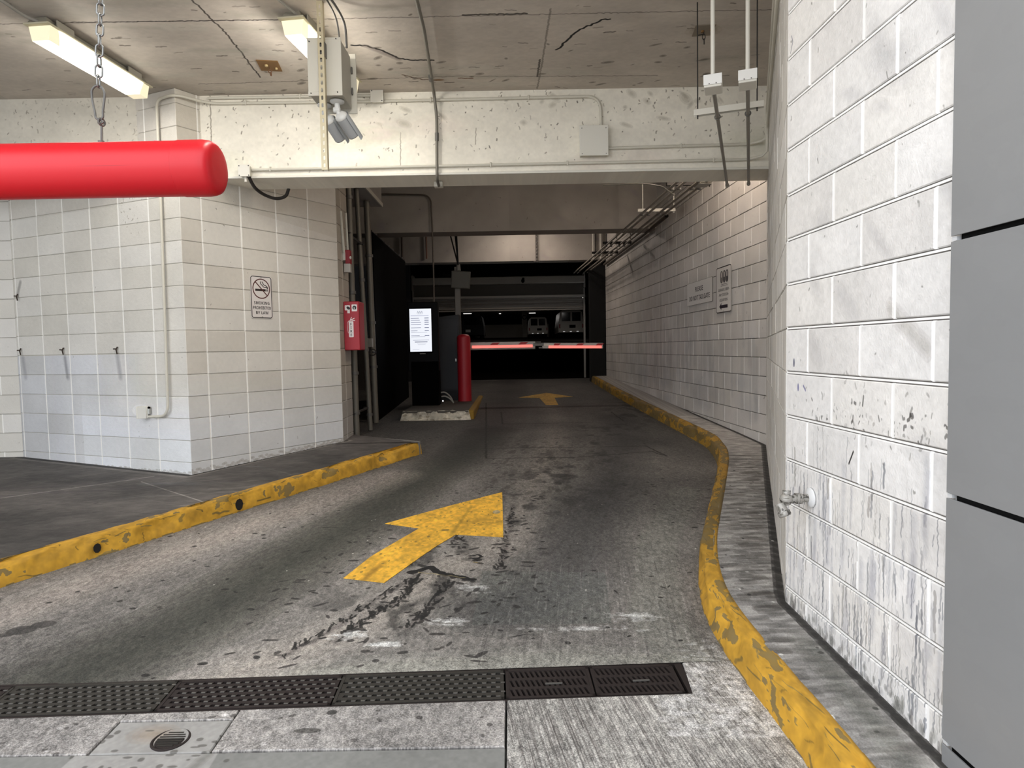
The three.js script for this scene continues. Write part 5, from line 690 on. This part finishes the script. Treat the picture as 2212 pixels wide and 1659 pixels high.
  const b = thing('bollard', 'round red steel bollard at the end of the island', 'bollard', [-0.862, yI - 0.06, 11.78]); part(b, 'post', lathe([[0.122, 0], [0.122, 1.2], [0.116, 1.235], [0.095, 1.262], [0.05, 1.278], [0, 1.282]], 40), M.redPaint); part(b, 'base_ring', lathe([[0.122, 0.02], [0.14, 0.02], [0.138, 0.06], [0.122, 0.07]], 40), plain('#3b2a22', 0.9));
  const wht = plain('#b7b2ac', 0.5), stripe = plain('#a80f16', 0.5), led = std({ color: new THREE.Color('#c23030'), emissive: new THREE.Color(1, 0.2, 0.16), emissiveIntensity: 0.42, roughness: 0.4 });
  const a = thing('boom_barrier', 'lowered barrier arm with red and white stripes and glowing red strips', 'barrier arm', [-0.95, 1.466, 12.25]), A = [0.0, 1.4], B2 = [1.53, 2.675];
  part(a, 'arm_tube', rb(1.4, 0.125, 0.05, 0.7, 0.008, 0, 0.008), wht); part(a, 'rail', rb(1.36, 0.018, 0.055, 0.72, -0.064, 0, 0.004), M.greyPaint);
  const tip = part(a, 'arm_tip', rb(1.145, 0.105, 0.045, 0.5725, 0, 0, 0.008), wht); tip.position.set(1.53, -0.012, 0); tip.rotation.z = -0.018;
  const par = (x, w, y, h) => { const s = new THREE.Shape([[x, y], [x + w, y], [x + w + 0.05, y + h], [x + 0.05, y + h]].map((q) => new THREE.Vector2(...q))); return new THREE.ExtrudeGeometry(s, { depth: 0.002, bevelEnabled: false }); };
  for (const x of [0.55, 1.08]) part(a, 'stripe', par(x, 0.14, 0.018, 0.042).translate(0, 0, 0.0255), stripe);
  for (const x of [0.19, 0.63, 1.0]) part(tip, 'stripe', par(x, 0.12, 0.006, 0.036).translate(0, 0, 0.023), stripe);
  part(tip, 'plate', rb(0.2, 0.034, 0.003, 0.12, 0.012, 0.025, 0.001), plain('#d8d2c4', 0.5)); part(tip, 'light_strip', rb(1.0, 0.05, 0.012, 0.62, -0.024, 0.026, 0.005), led, 'glowing red light strip');
  part(a, 'light_strip', rb(1.14, 0.05, 0.012, 0.78, -0.014, 0.03, 0.005), led, 'glowing red light strip');
  part(a, 'hinge', [rb(0.2, 0.06, 0.06, 1.46, 0.01, 0, 0.008), rb(0.07, 0.03, 0.07, 1.5, -0.05, 0, 0.006), rb(0.12, 0.02, 0.03, 1.45, 0.055, 0)], M.dullSteel); part(a, 'hub', rb(0.14, 0.2, 0.12, -0.02, 0, 0, 0.02), M.charcoal);
  for (const [x, w] of [[0.78, 1.1], [2.15, 1.0]]) { const rl = new THREE.RectAreaLight(new THREE.Color(1, 0.16, 0.13), 0.5, w, 0.036); rl.position.set(x, -0.03, 0.045); rl.rotation.y = Math.PI; rl.castShadow = true; a.add(rl); }
  const p = thing('equipment_post', 'grey steel post with a tilted equipment box above the kiosk', 'post', [-1.03, yI, 12.75]);
  part(p, 'pole', rb(0.11, 2.55, 0.1, 0, 1.275, 0, 0.012), plain('#6f6a63', 0.5, 0.3)); const bxm = part(p, 'box', rb(0.36, 0.33, 0.14, 0, 0, 0, 0.01), plain('#55534c', 0.6)); bxm.position.set(0.075, 2.29, 0.1); bxm.rotation.set(0.1, 0, -0.07); part(bxm, 'lid', rb(0.33, 0.3, 0.008, 0, 0, 0.072, 0.003), plain('#5b5951', 0.55)); part(p, 'fitting', cyl(0.035, 0.045, 0.12).translate(0.03, 2.53, 0.05), M.greyPaint); part(p, 'side_lamp', rb(0.14, 0.035, 0.05, -0.2, 2.38, 0.08, 0.004), M.black);
  for (const [x, y, z] of [[-1.32, 4.5, 12.55], [-1.09, 4.58, 12.6], [-1.02, 4.58, 12.62]]) wpart(p, 'cable', cable([W(x, y, z), W(lerp(x, -1.02, 0.5), lerp(y, 3.05, 0.5), lerp(z, 12.66, 0.5) - 0.01), W(-1.0, 3.04, 12.66)], 0.014, 20), M.rubber);
}
// ---------------------------------------------------------------- services in the inner bays
conduit('thin conduit from the second beam down to the top of the kiosk', [W(-2.2, 4.06, 11.15), W(-1.32, 4.03, 11.15), W(-1.3, 3.2, 11.13), W(-1.3, 2.21, 11.1)], 0.014, 0.16, plain('#5d554d', 0.5, 0.3));
conduit('thin painted cable loop under the back of the entrance beam', [W(0.95, 3.03, 6.63), W(1.35, 3.045, 6.64), W(1.56, 3.02, 6.68), W(1.75, 2.99, 6.95)], 0.006, 0.12, M.oldGalv, [], { name: 'thin_cable', cat: 'cable' });
{
  const drop = (z) => -0.0375 * (z - 8), y = 3.32, xs = [1.985, 2.075, 2.23, 2.32], names = ['leftmost', 'second', 'third', 'rightmost, nearest the wall,'];
  xs.forEach((x, i) => conduit(i === 3 ? 'painted overhead pipe nearest the corridor wall, last of the four on hangers' : i === 0 ? 'painted overhead pipe farthest from the corridor wall, first of the four on hangers' : i === 1 ? 'second overhead pipe counted from the ramp side of the four on hangers' : 'third overhead pipe counted from the ramp side of the four on hangers', [W(x + 0.02, y + 0.02, 7.0), W(x, y, 7.6), W(x + drop(12.2), y, 12.2), W(x + drop(16.6) - 0.04, y - 0.02, 16.6)], 0.017, 0.2, i < 2 ? plain('#a39d92', 0.5, 0.2) : plain('#8d877d', 0.5, 0.2)));
  function hanger(z, label, top, mat) { const t = thing('trapeze_hanger', label, 'pipe hanger', [2.19 + drop(z), y + 0.045, z]); part(t, 'channel', [rb(0.54, 0.004, 0.041, 0, 0.02, 0), rb(0.54, 0.041, 0.004, 0, 0, 0.019), rb(0.54, 0.041, 0.004, 0, 0, -0.019)], mat); for (const x of [-0.2, 0.25]) part(t, 'rod', rod(new THREE.Vector3(x, -0.04, 0), new THREE.Vector3(x, top - y - 0.045, 0), 0.008), mat); for (const x of xs) part(t, 'clamp', rb(0.045, 0.05, 0.03, x - 2.19, -0.05, 0, 0.006), M.dullSteel); return t; }
  hanger(8.0, 'dark trapeze hanger with clamps just behind the entrance beam', 4.6, M.darkSteel); hanger(9.5, 'pale trapeze hanger with clamps in front of the second beam', 4.6, M.whitePaint); hanger(12.35, 'trapeze hanger carrying the four pipes behind the second beam', 4.6, M.darkSteel); hanger(13.6, 'trapeze hanger carrying the four pipes before the lit beam', 4.6, M.darkSteel);
  const b = thing('junction_box', 'grey junction box clamped between pipes at the first corridor hanger', 'junction box', [2.3, 3.35, 7.8]); part(b, 'box', rb(0.16, 0.1, 0.2, 0, 0, 0, 0.01), M.oldGalv); part(b, 'lid', rb(0.15, 0.01, 0.19, 0, -0.052, 0, 0.003), M.greyPaint);
  conduit('painted pipe fixed along the top of the corridor wall', [W(2.45, 3.42, 10.2), W(2.42, 3.42, 12), W(2.28, 3.4, 15.8)], 0.03, 0.1, plain('#5b554e', 0.6));
  const s = thing('slotted_channel', 'slotted steel channel hanging in front of the lit inner beam', 'steel channel', [0.655, 3.5, 15.82]); part(s, 'web', [rb(0.012, 1.05, 0.04, -0.02, 0.53, 0), rb(0.012, 1.05, 0.04, 0.02, 0.53, 0), ...Array.from({ length: 14 }, (_, i) => bx(0.03, 0.03, 0.03, 0, 0.02 + i * 0.078, 0))], M.darkSteel); part(s, 'foot', rb(0.16, 0.02, 0.06, 0, -0.005, 0.01), M.darkSteel);
  conduit('upright pipe on the lit inner beam, left part', [W(-2.01, 4.6, 15.85), W(-2.01, 3.62, 15.85)], 0.02, 0.05, plain('#6e5245', 0.8)); conduit('dark upright pipe on the lit inner beam beside the black screen', [W(-2.6, 4.6, 15.85), W(-2.6, 3.3, 15.85)], 0.025, 0.05, plain('#4a4039', 0.8));
  conduit('white upright pipe on the lit inner beam near the corridor wall', [W(2.02, 4.8, 15.84), W(2.02, 3.54, 15.84)], 0.02, 0.05, M.whitePaint); conduit('second white upright pipe on the lit inner beam beside the overhead pipes', [W(2.2, 4.8, 15.84), W(2.2, 3.54, 15.84)], 0.024, 0.05, M.whitePaint);
}
// ---------------------------------------------------------------- rolling shutter, half raised
{
  const t = thing('rolling_shutter', 'grey rolling shutter raised above the garage opening', 'shutter', [-0.31, 0.55, 17.2]), w = 4.5, m = plain('#7f7a73', 0.5, 0.2);
  part(t, 'hood', rb(w, 0.19, 0.4, 0, 2.645, -0.05, 0.02), plain('#8a857d', 0.6)); part(t, 'lintel', rb(w, 0.06, 0.1, 0, 2.22, 0.04, 0.008), plain('#a59f97', 0.5)); part(t, 'apron_plate', rb(w, 0.38, 0.05, 0, 2.38, -0.1, 0.006), plain('#4e4943', 0.7));
  for (let i = 0; i < 3; i++) part(t, 'slat', [cyl(0.024, 0.024, w - 0.06, 14).rotateZ(Math.PI / 2).scale(1, 1, 1.5).translate(0, 2.13 - i * 0.104, -0.02), bx(w - 0.06, 0.14, 0.008, 0, 2.14 - i * 0.104, -0.06 + i * 0.001)], m);
  part(t, 'bottom_bar', rb(w - 0.06, 0.03, 0.05, 0, 1.87, -0.03, 0.006), m);
  for (const x of [-w / 2, w / 2]) { part(t, 'guide_rail', rb(0.05, 2.7, 0.07, x, 1.3, 0, 0.006), m); part(t, 'bracket', rb(0.05, 0.4, 0.36, x, 2.62, -0.05, 0.01), m); }
  const d = thing('dome_camera', 'small dark camera hanging on the shutter hood', 'security camera', [0.34, 3.18, 16.93]); part(d, 'bracket', rb(0.06, 0.05, 0.08, 0, 0.03, 0), M.black); part(d, 'body', new THREE.SphereGeometry(0.045, 16, 12).scale(1, 1.2, 1).translate(-0.01, -0.02, 0.01), M.black);
}
// ---------------------------------------------------------------- far hall: column, wall, vans, lamps
{
  const far = plain('#8f8880', 0.8), y = 2.36;
  const c = struct('column_1', 'white column with a dark round mark in the far hall'); part(c, 'shaft', wb(0.98, 1.4, y - 0.1, 4.85, 57, 57.4), plain('#a8a198', 0.8)); part(c, 'round_mark', new THREE.TorusGeometry(0.17, 0.04, 8, 24).translate(1.19, 4.15, -56.98), M.black);
  const c2 = struct('column_2', 'pale column top at the left of the far hall'); part(c2, 'shaft', wb(-3.2, -2.77, y - 0.1, 4.85, 57, 57.4), plain('#8f8880', 0.8));
  const lw = struct('low_wall', 'low pale wall across the far hall'); part(lw, 'wall_slab', wb(-2.5, 0.97, y - 0.1, y + 1.22, 58, 58.2), far); part(lw, 'wall_slab', wb(1.4, 3.4, y - 0.1, y + 1.22, 58, 58.2), far);
  function van(label, pos, s) {
    const t = thing('van', label, 'van', pos, 0), wht = M.vanWhite;
    const sec = new THREE.Shape([[-1, 0.35], [1, 0.35], [1.02, 0.8], [0.98, 1.15], [0.86, 1.95], [0.72, 2.08], [-0.72, 2.08], [-0.86, 1.95], [-0.98, 1.15], [-1.02, 0.8]].map((q) => new THREE.Vector2(q[0] * s, q[1] * s)));
    part(t, 'body', new THREE.ExtrudeGeometry(sec, { depth: 4.2, bevelEnabled: true, bevelSize: 0.04, bevelThickness: 0.05, bevelSegments: 2 }).translate(0, 0, -4.2), wht);
    for (const x of [-1, 1]) { const d = part(t, 'rear_door', rb(0.86 * s, 1.55 * s, 0.03, x * 0.45 * s, 1.2 * s, 0.055, 0.02), wht); part(d, 'rear_window', rb(0.7 * s, 0.72 * s, 0.02, x * 0.42 * s, 1.6 * s, 0.068, 0.03), M.glassDark); part(t, 'tail_light', rb(0.1 * s, 0.32 * s, 0.03, x * 0.94 * s, 0.85 * s, 0.06, 0.01), M.deepRed); part(t, 'wheel', new THREE.CylinderGeometry(0.33 * s, 0.33 * s, 0.24, 24).rotateZ(Math.PI / 2).translate(x * 0.82 * s, 0.33 * s, -0.9), M.rubber); part(t, 'wheel', new THREE.CylinderGeometry(0.33 * s, 0.33 * s, 0.24, 24).rotateZ(Math.PI / 2).translate(x * 0.82 * s, 0.33 * s, -3.4), M.rubber); }
    part(t, 'number_plate', rb(0.5 * s, 0.24 * s, 0.02, 0.1, 0.82 * s, 0.082, 0.01), M.black); part(t, 'bumper', rb(2.0 * s, 0.16 * s, 0.14, 0, 0.4 * s, 0.1, 0.04), M.vanWhite); for (const x of [-0.6, -0.05, 0.5]) part(t, 'reflector', rb(0.16 * s, 0.05 * s, 0.02, x * s, 0.4 * s, 0.175, 0.01), std({ color: 0xffffff, emissive: 0xffffff, emissiveIntensity: 0.12 }));
    return t;
  }
  van('white van seen from behind, nearest the rolling shutter rail', [4.9, 2.34, 53], 1.0); van('darker white van seen from behind, left of the other van', [2.27, 2.36, 54.5], 0.78);
  const k = thing('truck', 'black parked truck in the gloom at the left of the far hall', 'truck', [-3.08, 2.3, 52], 0); part(k, 'body', (() => { const s = new THREE.Shape([[-0.85, 0.3], [0.85, 0.3], [0.85, 1.0], [0.7, 1.75], [-0.7, 1.75], [-0.85, 1.0]].map((q) => new THREE.Vector2(...q))); return new THREE.ExtrudeGeometry(s, { depth: 3.6, bevelEnabled: true, bevelSize: 0.04, bevelThickness: 0.04 }).translate(0, 0, -3.6); })(), M.blackSatin); part(k, 'windscreen', rb(1.3, 0.55, 0.02, 0, 1.35, 0.05, 0.02), M.glassDark); part(k, 'number_plate', rb(0.4, 0.22, 0.02, -0.35, 0.6, 0.05), M.greyPaint); for (const x of [-0.8, 0.8]) part(k, 'wheel', new THREE.CylinderGeometry(0.34, 0.34, 0.22, 20).rotateZ(Math.PI / 2).translate(x, 0.34, -0.8), M.rubber);
  const gl = std({ color: 0xffffff, emissive: new THREE.Color(1, 0.95, 0.9), emissiveIntensity: 1.0 });
  function lamp(label, x, z, w) { const t = thing('hall_light', label, 'ceiling light', [x, 4.79, z]); part(t, 'housing', rb(w, 0.05, 0.16, 0, 0.03, 0, 0.01), M.greyPaint); part(t, 'tube', rb(w - 0.04, 0.04, 0.1, 0, -0.01, 0, 0.01), gl); const l = new THREE.RectAreaLight(new THREE.Color(1, 0.95, 0.9), LAMP.hall, w, 0.14); l.position.y = -0.04; l.rotation.x = -Math.PI / 2; l.castShadow = true; t.add(l); }
  lamp('added unseen hall light before the white vans, above the shutter line', 4.4, 44, 1.2); lamp('added unseen hall light before the black truck, above the shutter line', -1.5, 46, 1.2);  // both hidden behind the shutter, added to brighten the parked vehicles
  lamp('small ceiling tube light above the black truck', -4.05, 61, 0.8); lamp('small ceiling tube light right of the far white column', 2.05, 62, 0.65); lamp('tiny bright ceiling lamp in the middle of the far hall', -1.02, 62, 0.22);
}
renderer.render(scene, camera);
